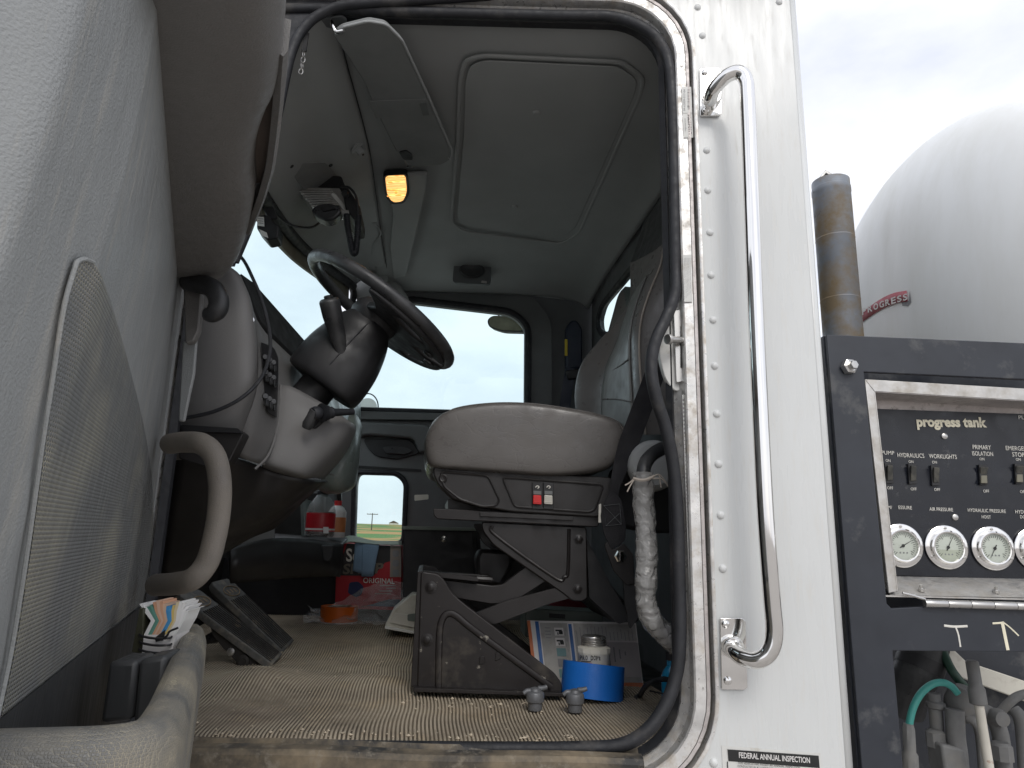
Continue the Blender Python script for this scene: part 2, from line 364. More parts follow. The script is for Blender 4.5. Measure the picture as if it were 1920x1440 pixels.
def gz(x, y):
    d = math.hypot(x,y); return min(1.,max(0,(d-25)/300.))**1.2*9*(.6+.4*noise.noise(V((x*.006,y*.006,2)))) if d > 25 else 0
gv=[]; gf=[]; gr=[0,6,12,20,30,45,70,110,180,300,500,900,1600,2800,4500]; NS=64
for rr_ in gr:
    for i in range(NS):
        a=2*math.pi*i/NS; gv.append(V((rr_*math.cos(a),rr_*math.sin(a),gz(rr_*math.cos(a),rr_*math.sin(a)))))
for j in range(len(gr)-1):
    for i in range(NS): gf.append([j*NS+i,j*NS+(i+1)%NS,(j+1)*NS+(i+1)%NS,(j+1)*NS+i])
tag(mk('ground', gv, gf, 'ground', recalc=True), kind='structure')

# far things seen through the low passenger window
sb = Uy(738,984,420); shed = thing('shed','small white shed far off in the field beyond the passenger window','shed',V((sb.x,420,gz(sb.x,420))))
b0 = V((sb.x,420,gz(sb.x,420)+1.3))
box('wall', b0, (5,4,3.0), 'shed', shed)
prism('roof', [b0+V((-2.8,-2.2,1.5)), b0+V((2.8,-2.2,1.5)), b0+V((0,-2.2,2.9))], (0,4.4,0), 'wood', shed)
box('door', b0+V((-.8,-2.05,-.35)), (1.1,.12,2.1), 'wood', shed)
ub = Uy(697,985,150); ug = gz(ub.x,150)
pole = thing('utility_pole','thin wooden utility pole with crossarm far off in the field','utility pole',V((ub.x,150,ug)))
ztop = Uy(697,962,150).z
lathe('mast', [(.13,ug-.3),(.09,ztop)], V((ub.x,150,0)), (0,0,1), 'wood', pole, seg=8)
box('crossarm', V((ub.x,150,ztop-.25)), (2.4,.12,.14), 'wood', pole)
for dx in (-1.1,-.4,.4,1.1): lathe('insulator', [(.05,0),(.07,.08),(.03,.16)], V((ub.x+dx,150,ztop-.18)), (0,0,1), 'ivory', pole, seg=8)

# ================================================================ TRUCK CAB SHELL
cab = thing('truck_cab','white riveted truck cab with its door opening framed in aluminium','truck cab',V((0,.95,1.0)))
XL, XR, ZB, ZT = -.70, .335, 1.345, 2.955
RT, RB = .125, .125
def ring(off, Y, n=9):
    x0,x1,z0,z1 = XL-off,XR+off,ZB-off,ZT+off; out=[]
    for (cx,cz,r,a0) in ((x1,z1,RT+off,0),(x0,z1,RT+off,90),(x0,z0,.06+off,180),(x1,z0,RB+off,270)):
        px = cx-r if cx == x1 else cx+r; pz_ = cz-r if cz == z1 else cz+r
        for i in range(n+1):
            a=R(a0+90*i/n); out.append(V((px+r*math.cos(a),Y,pz_+r*math.sin(a))))
    return out
def ringloft(name, prof, mat, parent):
    vs=[]; fs=[]; L=[ring(o,y) for o,y in prof]; m=len(L[0])
    for l in L: vs+=l
    for i in range(len(L)-1):
        for j in range(m): fs.append([i*m+j,i*m+(j+1)%m,(i+1)*m+(j+1)%m,(i+1)*m+j])
    return mk(name, vs, fs, mat, parent)
outer = [V((-1.9,0,.95)),V((.62,0,.95)),V((.62,0,3.25)),V((-1.9,0,3.25))]
side = holed('side_panel', outer, [ring(.0605,0)], (0,.004,0), 'white', cab)
arc = [V((.62+.022*math.sin(R(a)),.022-.022*math.cos(R(a)),0)) for a in range(0,91,15)]+[V((.640,.30,0)),V((.60,.42,0))]
mk('rear_corner_panel', [p+V((0,0,z)) for z in (.95,3.25) for p in arc], [[i,i+1,len(arc)+i+1,len(arc)+i] for i in range(len(arc)-1)], 'white', cab, solid=.004)
ringloft('door_jamb', [(-.004,.078),(0,.055),(.003,.05)], 'rubber', cab)
ringloft('jamb_flange', [(.003,.05),(.017,.034)], 'alu', cab)
fr = ringloft('door_frame', [(.017,.034),(.019,.012),(.022,.009),(.040,.007),(.0405,.010)], 'alu', cab)
ringloft('frame_bead', [(.0405,.010),(.041,.005),(.047,.004),(.0478,.016)], 'alu_pink', cab)
ringloft('frame_groove', [(.0478,.016),(.0535,.016)], 'groove', cab)
ringloft('frame_lip', [(.0535,.016),(.054,-.003),(.056,-.0045),(.0605,-.0045),(.062,0)], 'alu', cab)
# threshold
ts = [V((XL,.0,0)),V((.245,.0,0))]
sweep('threshold_strip', [V((x,.012+.002*math.sin(x*9),1.352+.0015*math.sin(x*14))) for x in [XL+.05+i*.09 for i in range(11)]], [(-.03,-.028),(.045,-.028),(.05,.010),(.043,.018),(.02,.0205),(.012,.013),(-.008,.012),(-.016,.02),(-.026,.016),(-.032,.004)], 'rubber_worn', cab, up=(0,0,1), n=4)
box('sill_plate', V((-.22,-.008,1.295)), (1.0,.03,.05), 'alu_panel', cab, bevel=.004)
# rivets on the rear edge of the frame
rv = [(1308,14),(1317,67),(1325,282),(1327,357),(1331,436),(1333,516),(1337,600),(1340,686),(1344,776),(1347,870),(1351,966),(1355,1066),(1338,1430),(1461,4)]
vs,fs = lathe_geo([(.0078,0),(.0076,.0015),(.006,.0036),(.003,.005),(0,.0055)], V((0,0,0)), (0,-1,0), 14)
rm=None
for (x,y) in rv:
    p = Uy(x,y,0)
    if rm is None: rm = mk('rivet', vs, fs, 'rivet', cab); rm.location = p
    else: copy_of(rm, cab, p)
# panel seam beads on the white side
# door seal: a loose black tube round the opening
sx = [(-.68,2.85,.02)]
seal_px = [(1215,58,.02),(1246,95,.02),(1258,150,.022),(1263,250,.022),(1265,400,.022),(1267,500,.022),(1266,548,.015),(1251,592,.0),(1229,640,-.012),(1221,690,-.015),(1230,745,-.012),(1248,802,.0),(1262,870,.012),(1270,960,.02),(1273,1080,.022),(1275,1180,.022),(1270,1255,.02),(1250,1318,.015),(1215,1368,.01),(1165,1397,.012),(1090,1403,.022),(980,1404,.03),(800,1403,.036),(560,1400,.036),(320,1394,.036)]
left = [V((-.55,.03,2.945)),V((-.2,.03,2.945)),V((.1,.028,2.944))]
tube('door_seal', [V((-.705,.03,2.5)),V((-.70,.03,2.78)),V((-.665,.03,2.90))]+left+[Uy(1150,32,.025)]+[Uy(x,y,Y) for x,y,Y in seal_px], .0125, 'rubber', cab, n=5, seg=14)
tube('front_pillar_seal', [Uy(x,y,.015) for x,y in ((1000,-14),(880,-6),(760,2),(690,6),(635,12),(592,32),(563,62),(546,100),(535,145),(520,215),(500,300),(474,400),(438,490))], .0115, 'rubber', cab, n=5, seg=12)
prism('front_pillar_frame', [Uy(x,y,.030) for x,y in ((760,-40),(690,-8),(632,0),(585,22),(555,55),(538,98),(527,145),(512,215),(492,300),(466,400),(430,490),(380,490),(380,-40))], (0,.03,0), 'rubber', cab)
ringloft('seal_backing', [(-.012,.05),(-.002,.035),(.004,.048)], 'rubber', cab)
# latch striker plate on the pillar
stk = pp([(1262,560),(1292,574),(1294,718),(1268,738),(1248,712),(1236,668),(1237,636),(1246,600)], .038, 14)
prism('striker_backing', stk, (0,.02,0), 'sticker', cab, bevel=.002)
prism('striker_bracket', pp([(1263,582),(1289,578),(1291,712),(1268,718)], .028, 5), (0,.008,0), 'steel', cab, bevel=.001)
prism('striker_slot', pp([(1276,610),(1283,610),(1283,690),(1276,690)], .0265, 3), (0,.001,0), 'black', cab)
pa, pb = Uy(1251,636,-.005), Uy(1281,638,.02)
lathe('striker_pin', [(.0,0),(.010,.0),(.011,.002),(.011,.007),(.0072,.008),(.0072,(pb-pa).length)], pa, pb-pa, 'steel', cab, seg=16)
for y in (604,697): lathe('striker_screw', [(.007,0),(.006,.003),(0,.004)], Uy(1285,y,.0275), (0,-1,0), 'steel', cab, seg=12)
# stickers on the frame
def strip(name, x0t,x1t,yt, x0b,x1b,yb, Y, mat='sticker'):
    a,b,c,d = Uy(x0t,yt,Y),Uy(x1t,yt,Y),Uy(x1b,yb,Y),Uy(x0b,yb,Y)
    return mk(name,[a,b,c,d],[[0,1,2,3]],mat,cab,smooth=False,solid=.0004), (a,b,c,d)
YF=.0050
s1,_=strip('barcode_sticker',1278,1296,163, 1280,1298,212, YF)
for i in range(16):
    y=168+i*2.4; w=random.uniform(.4,1.5)
    a,b,c,d=Uy(1289,y,YF-.0008),Uy(1294,y,YF-.0008),Uy(1294,y+w,YF-.0008),Uy(1289,y+w,YF-.0008)
    mk('barcode_bar',[a,b,c,d],[[0,1,2,3]],'ink_black',s1,smooth=False)
text('04-62009-017-04',Uy(1281,208,YF),Uy(1281,168,YF),Uy(1285,208,YF),'ink_grey',s1,nrm=V((0,-1,0)))
s2,_=strip('serial_sticker',1280,1298,212, 1282,1300,258, YF+.0004)
text('U1048706',Uy(1291,252,YF),Uy(1289,214,YF),Uy(1297,252,YF),'ink_black',s2,nrm=V((0,-1,0)),bold=.02)
text('ringpower.com',Uy(1284,246,YF),Uy(1283,222,YF),Uy(1287,246,YF),'ink_grey',s2,nrm=V((0,-1,0)))
s3,_=strip('warning_sticker',1280,1296,478, 1283,1298,566, YF)
for i in range(5):
    x=1283+i*2.6; text('TO ADJUST BELT FOLLOW GUIDE',Uy(x+.5,562-i*3,YF),Uy(x-.5,484,YF),Uy(x+2,562-i*3,YF),'ink_grey',s3,nrm=V((0,-1,0)))
YR=.022
s4,_=strip('ruler_sticker',1279,1291,740, 1297,1310,1232, YR)
for i in range(62):
    t=i/62; y=748+i*7.7; x=1280+18*t; ln = 9 if i%5 else 11.5
    hgt = 3.4 if (i//9)%2 == 0 else 1.2
    mk('tick_mark',[Uy(x,y,YR-.001),Uy(x+ln,y,YR-.001),Uy(x+ln,y+hgt,YR-.001),Uy(x,y+hgt,YR-.001)],[[0,1,2,3]],'ink_grey',s4,smooth=False)

# -------- cab interior shell
def T2(p, k): return V(p)+EY*k
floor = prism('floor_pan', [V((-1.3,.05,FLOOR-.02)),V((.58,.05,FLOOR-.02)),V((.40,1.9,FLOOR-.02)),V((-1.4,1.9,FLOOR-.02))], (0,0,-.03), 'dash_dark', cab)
# back wall with its window
BW0, BW1 = V((.585,0,0)), V((.385,1.87,0)); bwd=(BW1-BW0).normalized(); bwn=V((-bwd.y,bwd.x,0))
bw_out=[BW0+V((0,.03,1.3)),BW1+V((0,0,1.3)),BW1+V((0,0,2.90)),BW1-bwd*.08+V((0,0,2.99)),BW0+V((0,.03,2.995))]
bwin_px=[(1127,625),(1124,600),(1132,572),(1183,510),(1215,470),(1240,520),(1230,640),(1180,640)]
bw_hole=ppl(bwin_px, BW0, bwn, 10)
holed('back_wall', bw_out, [bw_hole], (.02,0,0), 'wall', cab)
loopo=ppl([(1119,632),(1116,598),(1125,568),(1183,498),(1215,455),(1250,520),(1240,655),(1180,655)], BW0, bwn, 12)
sweep('back_window_seal', [p+V((-.004,0,0)) for p in bw_hole], circ(.016,8), 'rubber', cab, closed=True, interp=False)
mk('back_window_pane', [p+V((.01,0,0)) for p in bw_hole], [list(range(len(bw_hole)))], 'win', cab, smooth=False)
# pillar behind the door opening, interior trim
prism('pillar_trim', [V((.345,.06,1.36)),V((.585,.06,1.36)),V((.585,.06,2.97)),V((.345,.06,2.97))], (0,.03,0), 'wall', cab)
# clips along the back edge of the headliner
for (x,y) in ((1192,388),(1122,505)): prism('trim_clip', ppl([(x-3,y-9),(x+4,y-14),(x+6,y+2),(x,y+7)], BW0+V((-.02,0,0)), bwn, 2), (-.012,0,0), 'black', cab, bevel=.001)
# passenger side wall (with the door cut in it as a thing of its own below)
YP=1.87
wo_=[Uy(1112,556,YP),Uy(1100,1250,YP),V((.36,YP,1.3)),V((-1.4,YP,1.3)),V((-1.4,YP,3.0)),V((-.55,YP,3.0)),V((.37,YP,2.95))]
pdo_px=[(690,520),(1000,560),(1030,600),(1035,1200),(600,1200),(600,800)]
holed('passenger_wall', [V((.40,YP+.02,1.3)),V((-1.45,YP+.02,1.3)),V((-1.45,YP+.02,2.1)),V((-.84,YP+.02,2.2)),V((-.74,YP+.02,3.02)),V((.40,YP+.02,3.02))], [pp(pdo_px,YP+.02,20)], (0,.03,0), 'wall', cab)
# roof skin and headliner: flat middle, coved down to the passenger wall
box('roof_skin', V((-.07,.95,3.10)), (1.42,2.1,.03), 'white', cab)
rows=[]
for k,(Y,z) in enumerate([(.055,2.975),(.25,2.945),(.6,2.945),(1.0,2.945),(1.35,2.945),(1.6,2.938),(1.76,2.925),(1.85,2.905)]):
    dx=-.113*Y; q=Uz(725,510,2.9)
    xs=[-.47+dx*.9,-.2+dx,.1+dx,.35+dx,.50+dx,.575+dx]
    rows.append([V((xs[0]-.01,Y,z+.004)),V((xs[1],Y,z+.006)),V((xs[2],Y,z+.006)),V((xs[3],Y,z)),V((xs[4],Y,z-.02)),V((xs[5],Y,z-.06))])
liner = loft('headliner', rows, 'liner', cab, su=5, sv=4, solid=.012, soff=1)
ZC=2.945
emb=pz([(862,150),(872,112),(905,104),(1165,116),(1207,145),(1200,180),(1085,438),(1052,457),(870,434),(846,418),(848,385),(858,260)], ZC-.001, 12, 4)
sweep('headliner_rib', emb, circ(.0062,8,.0045), 'liner', cab, closed=True, interp=False)
ein=pz([(872,155),(880,124),(908,114),(1160,126),(1195,150),(1190,178),(1078,430),(1050,446),(876,424),(857,410),(859,380),(869,260)], ZC-.003, 12, 4)
prism('headliner_panel', ein, (0,0,.004), 'liner', cab, bevel=.0015)
for (x,y,r) in ((1006,212,.0135),(965,387,.0125)): lathe('headliner_button', [(r,0),(r,.003),(r*.8,.006),(0,.007)], Uz(x,y,ZC-.003), (0,0,-1), 'liner', cab, seg=18)
# coving over the passenger door, edge of the headliner
tube('headliner_edge', [Uy(745,526,1.85),Uy(880,540,1.85),Uy(1000,553,1.85),Uy(1070,560,1.85),Uy(1100,556,1.84),Uy(1112,535,1.80),Uy(1150,470,1.55),Uy(1195,390,1.1)], .006, 'liner', cab, seg=8)

# -------- front overhead trim from the seam down to the windshield header
seam=[(604,-10),(640,80),(690,270),(706,375),(716,450),(728,520)]
hdr3=[Uy(400,120,.03),Uy(455,285,.28),Uy(496,362,.52),Uy(545,432,.88),Uy(590,478,1.2),Uy(665,535,1.72)]
sm3=[Uz(x,y,2.944) for x,y in seam]
sm3[0]=V((sm3[1].x+.02,.03,2.95))
rows=[]
for a,b in zip(sm3,hdr3):
    mid=a.lerp(b,.5)+V((0,0,.035)); rows.append([a,a.lerp(b,.2)+V((0,0,.012)),mid,a.lerp(b,.8)+V((0,0,.018)),b])
loft('overhead_trim', rows, 'liner_front', cab, su=5, sv=4, solid=.012, soff=1)
tube('overhead_seam', [p+V((.001,0,-.001)) for p in sm3], .0019, 'black', cab, seg=8)
# header strip and its rubber
tube('header_seal', [p+V((-.008,0,-.004)) for p in hdr3], .021, 'rubber', cab, seg=10)
sweep('header_strip', [p+V((-.03,0,-.035)) for p in hdr3], [(-.006,-.03),(.006,-.03),(.006,.03),(-.006,.03)], M('beige_header_strip',(.27,.25,.20),.7), cab, up=(0,0,1))
# overhead rib that carries the dome lamp
ribp=[(724,322),(802,318),(800,350),(784,420),(762,512),(738,518),(732,455),(738,400)]
prism('lamp_pod', [Uz(x,y,ZC-.006) for x,y in ribp], (0,0,-.016), 'liner_front', cab, bevel=.007, bseg=3)
# windshield glass, dash level to header
wsb=[Uy(330,420,.03),Uy(420,520,.2),Uy(478,560,.5),Uy(540,640,.8),Uy(590,690,1.15),Uy(650,740,1.75)]
ws=[h+V((-.05,0,-.02)) for h in hdr3]
wsb2=[V((h.x-.14,h.y,2.12)) for h in hdr3]
mk('windshield', ws+wsb2, [[i,i+1,7+i,6+i] for i in range(5)], 'win', cab)
# passenger side windshield pillar
prism('windshield_pillar', pp([(655,512),(738,516),(768,560),(722,640),(668,760),(640,760),(668,620),(672,575),(664,545)], 1.76, 8), EY*.08, 'liner_front', cab, bevel=.012)
tube('pillar_seal', [Uy(622,510,1.755),Uy(645,522,1.75),Uy(661,542,1.75),Uy(660,570,1.75),Uy(640,640,1.75),Uy(612,730,1.75)], .016, 'rubber', cab)
prism('pillar_cover', pp([(703,440),(728,520),(718,560),(700,545),(688,500),(692,468)], 1.70, 6), EY*.03, 'liner_front', cab, bevel=.006)
# firewall, cowl and front corner so that the cab is closed
prism('firewall', [V((-1.02,.03,1.3)),V((-1.02,.03,2.12)),V((-1.25,1.9,2.12)),V((-1.25,1.9,1.3))], (-.02,0,0), 'dash_dark', cab)
box('front_pillar', V((-.90,.045,2.2)), (.36,.05,1.7), 'wall', cab, bevel=.01)

# ================================================================ PASSENGER DOOR
pd = thing('passenger_door','closed dark grey passenger door with big window, low peep window and recessed handle','door',Uy(800,1180,YP))
win_px=[(768,566),(955,588),(984,612),(984,776),(640,766),(690,680)]
wr=[10,18,30,6,6,20]
peep_px=[(672,889),(742,891),(758,906),(755,1016),(664,1016),(668,905)]
wh=[Uy(p.x,p.y,YP) for p in rpoly(win_px,wr)]; ph=[Uy(p.x,p.y,YP) for p in rpoly(peep_px,16)]
holed('panel', pp([(690,512),(1002,556),(1034,600),(1040,1205),(595,1205),(595,800)],YP,18), [wh,ph], (0,.05,0), 'ptrim', pd, bevel=.004)
for nm,loop,rr_ in (('window_seal',wh,.030),('peep_window_seal',ph,.020)):
    _c=sum(loop,V())/len(loop); sweep(nm, [p+(p-_c).normalized()*rr_*.5+V((0,-.004,0)) for p in loop], circ(rr_*.62,8), 'rubber', pd, closed=True, interp=False)
mk('window_pane', [p+V((0,.03,0)) for p in wh], [list(range(len(wh)))], 'win', pd, smooth=False)
mk('peep_window_pane', [p+V((0,.03,0)) for p in ph], [list(range(len(ph)))], 'win', pd, smooth=False)
prism('window_ledge', pp([(655,770),(985,779),(985,790),(655,786)],YP-.03,2), (0,.03,0), 'ptrim', pd, bevel=.004)
prism('armrest', pp([(660,790),(800,796),(815,812),(812,842),(786,850),(775,822),(690,815),(665,820)],YP-.05,8), (0,.05,0), 'ptrim', pd, bevel=.012)
hb=pp([(680,822),(770,824),(788,850),(745,862),(705,856),(690,842)],YP-.014,9)
hz_=prism('handle_bezel', hb, (0,.012,0), 'black', pd, bevel=.003)
prism('handle_lever', pp([(716,838),(735,836),(762,838),(775,845),(762,852),(722,850)],YP-.03,6), (0,.016,0), 'black_soft', hz_, bevel=.005)
prism('lower_trim_line', pp([(660,872),(790,880),(790,884),(660,876)],YP-.006,1), (0,.006,0), 'black', pd)
prism('wire_tag', pp([(777,928),(803,927),(803,936),(777,939)],YP-.35,2), (0,.01,0), 'ivory', pd)
# mirrors outside the passenger window
mr_ = thing('lookdown_mirror','small rounded lookdown mirror hung outside the passenger window top','mirror',Uy(948,608,2.12))
mo=pp([(912,600),(922,591),(950,592),(975,598),(984,606),(984,622),(940,621),(916,613)],2.12,10)
prism('housing', mo, (.02,.05,0), 'black', mr_, bevel=.006)
cm_=sum(mo,V())/len(mo); 
mk('mirror_glass', [cm_+(p-cm_)*.9+V((0,-.002,0)) for p in mo], [list(range(len(mo)))], M('painted_tan_reflection',(.42,.38,.27),.15,metal=.7,var=.2,vs=20), mr_, smooth=False)  # tan reflection painted into the glass colour
tube('bracket', [Uy(935,591,2.13),Uy(940,585,2.10),Uy(965,586,2.05),Uy(975,590,2.0)], .006, 'black', mr_, seg=8)
hm = thing('hood_mirror','round convex hood mirror rim seen low through the passenger window','mirror',Uy(700,770,2.7))
tube('rim', [Uy(690+19*math.cos(R(a)),762-24*math.sin(R(a)),2.7) for a in range(-60,130,19)], .004, 'black', hm, seg=8)
lathe('mirror_bowl', [(.058,0),(.05,.02),(.03,.035),(0,.04)], Uy(689,764,2.71), (0,1,0), 'chrome', hm, seg=20)

# ================================================================ OVERHEAD FITTINGS
sp = thing('overhead_speaker','square black speaker grille set in the headliner above the passenger window','speaker',Uy(885,508,1.58))
sq=pp([(852,484),(922,488),(918,534),(848,530)],1.58,8)
prism('bezel', sq, (0,.10,.03), 'wall', sp, bevel=.004)
cc=Uy(885,507,1.572); vs,fs=[],[]
for i in range(36):
    a=2*math.pi*i/36; vs.append(cc+V((.058*math.cos(a),0,.038*math.sin(a)))); vs.append(cc+V((.05*math.cos(a),-.008,.031*math.sin(a)))); vs.append(cc+V((.014*math.cos(a),-.001,.01*math.sin(a))))
for i in range(36):
    j=(i+1)%36; fs+=[[3*i,3*j,3*j+1,3*i+1],[3*i+1,3*j+1,3*j+2,3*i+2]]
fs.append([3*i+2 for i in range(36)]); mk('cone', vs, fs, 'black_soft', sp)
prism('badge', pp([(903,526),(913,527),(913,531),(902,530)],1.577,1), (0,.003,0), 'steel', sp)

vz=2.885
vis = thing('sun_visor','dark grey padded sun visor folded up under the headliner with chrome pivot rod','sun visor',Uz(740,180,vz))
vpx=[(624,66),(640,54),(690,42),(722,48),(752,78),(800,178),(846,284),(846,300),(826,311),(764,314),(750,290),(742,284),(698,196),(684,158)]
vp=pz(vpx,vz,7,4)
_vm=M('visor_vinyl',(.22,.228,.225),.7,var=.08,bump=.2,bs=500)
prism('pad', vp, (0,0,.018), _vm, vis, bevel=.006, bseg=3)
cv_=sum(vp,V())/len(vp)
tube('edge_piping', [cv_+(p-cv_)*.995+V((0,0,.002)) for p in pz([(640,52),(690,40),(724,46),(754,76),(802,178),(848,284),(846,302)],vz,8,4)], .0035, 'liner', vis, n=2, seg=8)
prism('pocket_band', pz([(691,190),(800,186),(812,217),(705,222)],vz-.002,2), (0,0,.003), _vm, vis, bevel=.001)
prism('label', pz([(786,195),(799,193),(805,216),(793,217)],vz-.0035,1), (0,0,.001), 'ptrim', vis)
prism('hinge_notch', pz([(748,286),(762,283),(772,290),(774,300),(757,300)],vz-.0045,3), (0,0,.004), 'black', vis)
prism('end_clip', pz([(763,312),(772,312),(772,315),(763,315)],vz-.002,0), (0,0,.008), 'chrome', vis)
tube('pivot_rod', [Uz(621,36,2.94),Uz(623,44,2.91),Uz(628,56,2.89),Uz(632,60,vz),Uz(645,58,vz)], .0055, 'chrome', vis, seg=10)
prism('pivot_mount', pz([(600,32),(640,26),(652,34),(648,46),(620,50),(602,44)],2.938,6), (0,0,-.006), 'wall', vis, bevel=.002)

dl = thing('dome_light','lit amber dome light in a dark bezel on the overhead trim','lamp',Uz(742,355,2.92))
ld=pz([(722,332),(760,330),(763,360),(756,378),(736,380),(726,366)],ZC-.030,7)
prism('lens_bezel', pz([(717,329),(764,326),(768,362),(759,382),(733,384),(722,368)],ZC-.026,8), (0,0,.02), 'black', dl, bevel=.002)
def lamp_mat():
    m=bpy.data.materials.new('amber_lit_lens'); m.use_nodes=True; nt=m.node_tree; b=nt.nodes['Principled BSDF']; L=nt.links
    t=_n(nt,'ShaderNodeTexCoord'); w=_n(nt,'ShaderNodeTexWave', i_Scale=30, i_Distortion=5, i_Detail=2); w.bands_direction='Y'; L.new(t.outputs['Object'],w.inputs['Vector'])
    r=_n(nt,'ShaderNodeValToRGB'); e=r.color_ramp.elements; e[0].position=.15; e[0].color=(.75,.28,.06,1); e[1].position=.9; e[1].color=(1.0,.62,.22,1); L.new(w.outputs['Fac'],r.inputs[0])
    b.inputs['Base Color'].default_value=(.7,.4,.15,1); L.new(r.outputs[0],b.inputs['Emission Color']); b.inputs['Emission Strength'].default_value=1.0; b.inputs['Roughness'].default_value=.25; return m
MT['lens']=lamp_mat()
prism('lens', ld, (0,0,.006), 'lens', dl, bevel=.002)
cl=sum(ld,V())/len(ld)
_ly=[V((ld[0]-cl).to_tuple())]
for k,yy in enumerate((343,356,368)):
    a,b=Uz(726,yy,ZC-.0315),Uz(760,yy-1,ZC-.0315); tube('lens_rib', [a,a.lerp(b,.5)+V((0,-.006 if k!=1 else .004,-.001)),b], .0022, 'lens', dl, seg=6)
lathe('bulb', [(.0,0),(.006,.001),(.007,.005),(.004,.009),(0,.010)], Uz(743,360,ZC-.031), (0,0,-1), 'lens', dl, seg=12)

# overhead trim normal near the radio, used to set fittings on it
def otrim(x,y):                       # point on the sloping overhead trim (ruled between seam and header)
    best=None; d=ray(x,y).normalized()
    for i in range(5):
        for s in range(11):
            for t in range(17):
                u=i+s/11.; a=sm3[i].lerp(sm3[i+1],s/11.); b=hdr3[i].lerp(hdr3[i+1],s/11.); p=a.lerp(b,t/16.)+V((0,0,.035*math.sin(math.pi*t/16.)))
                e=((p-CAM)-d*((p-CAM).dot(d))).length
                if best is None or e<best[0]: best=(e,p)
    q=best[1]; return CAM+d*((q-CAM).dot(d))
pA,pB,pC=otrim(560,320),otrim(670,380),otrim(640,310)
PN=(pB-pA).cross(pC-pA).normalized()
if PN.z>0: PN=-PN
P0=otrim(610,345)+PN*.004
rad = thing('two_way_radio','two way radio with silver heat sink bolted under the overhead trim, microphone hung from it','radio',P0)
plpx=[(531,304),(628,301),(698,384),(654,389),(600,392)]
prism('mount_plate', ppl([(531,304),(628,301),(698,384),(640,391),(566,352)],P0,PN,7), PN*.006, M('grey_mount_plate',(.24,.25,.245),.5), rad, bevel=.002)
for (x,y) in ((546,311),(620,309),(686,381)): lathe('plate_screw',[(.008,0),(.007,.003),(0,.004)],Up(x,y,P0+PN*.007,PN),PN,'black',rad,seg=12)
dep=ray(610,345).normalized()
def lay(px,P,ext,nm,mat,par,bev=.002,r=3): return prism(nm,ppl(px,P,V((0,-1,0)),r),ext,mat,par,bevel=bev)
RP=P0+V((0,-.02,-.02))
Yr=P0.y
prism('chassis', pp([(556,332),(572,324),(640,330),(648,350),(640,362),(554,351)],Yr-.03,3), EY*.16, 'black', rad, bevel=.004)
hsk=prism('heat_sink', pp([(556,351),(636,353),(668,398),(640,400),(585,388)],Yr-.05,2), EY*.05, 'steel', rad, bevel=.002)
for k in range(8):
    t=k/7; a=Uy(557+26*t,354+32*t,Yr-.06); b=Uy(622+14*t,355+28*t,Yr-.06); tube('fin',[a,a.lerp(b,.5),b],.0035,'alu_panel',hsk,n=2,seg=6)
prism('front_panel', pp([(640,352),(650,348),(676,388),(675,408),(662,410),(648,392)],Yr-.09,3), EY*.16, 'black', rad, bevel=.004)
prism('label_plate', pp([(620,364),(628,362),(652,392),(645,394)],Yr-.066,1), EY*.004, 'sticker', rad)
lathe('control_knob',[(.011,0),(.011,.012),(.009,.015),(0,.015)],Uy(648,366,Yr-.09),(0,-1,0),'black_soft',rad,seg=14)
mc = thing('hand_microphone','black hand microphone clipped below the radio with a looped coil cord','microphone',Uy(610,410,Yr-.12))
mp_=[(582,392),(596,382),(622,380),(638,388),(640,397),(628,410),(612,414),(590,404)]
prism('body', pp(mp_,Yr-.14,8), EY*.05, 'black_soft', mc, bevel=.008, bseg=3)
prism('talk_button', pp([(600,386),(622,384),(630,391),(606,396)],Yr-.146,4), EY*.008, 'black', mc, bevel=.002)
prism('clip', pp([(638,392),(654,394),(654,402),(640,402)],Yr-.12,2), EY*.012, 'steel', mc, bevel=.001)
cpx=[(650,402),(652,425),(657,452),(661,472),(666,474),(669,455),(671,425),(672,404)]
cp=crom([Uy(x,y,Yr-.12) for x,y in cpx],14); coil=[]
for i,p in enumerate(cp):
    coil.append(p)
tube('coil_cord', cp, .0085, 'rubber', mc, n=1, seg=10)
for i in range(4,len(cp)-2,1):
    if i%1==0:
        t=(cp[min(i+1,len(cp)-1)]-cp[i-1]).normalized(); 
rings=[]
for i in range(1,len(cp)-1,2):
    t=(cp[i+1]-cp[i-1]).normalized(); rings.append(lathe_geo([(.0086,-.002),(.0102,-.001),(.0102,.001),(.0086,.002)],cp[i],t,10))
multi('cord_coils', rings, 'rubber', mc)
tube('lead', [Uy(640,350,Yr-.1),Uy(655,352,Yr-.13),Uy(668,370,Yr-.13),Uy(672,402,Yr-.12)], .004, 'black', mc, seg=8)
kn = thing('overhead_hook_knob','small grey knob fastened to the overhead trim above the radio','knob',otrim(670,277))
kb=otrim(670,277); lathe('knob',[(.024,0),(.024,.005),(.014,.008),(.013,.022),(.010,.028),(0,.029)],kb,PN,'liner_front',kn,seg=18)
lathe('screw',[(.004,0),(.004,.002),(0,.002)],kb+PN*.0285+V((0,0,-.001)),PN,'black',kn,seg=8)
ck = thing('cord_clip','tiny cord clip with a dangling lace on the overhead trim','clip',otrim(703,418))
kc=otrim(701,416); lathe('clip_base',[(.014,0),(.013,.006),(.006,.012),(0,.013)],kc,PN,'liner_front',ck,seg=12)
tube('lace',[kc+PN*.01,otrim(708,428)+PN*.02,otrim(707,440)+PN*.015,otrim(698,455)+PN*.01,otrim(694,475)+PN*.01],.003,'liner',ck,seg=6)

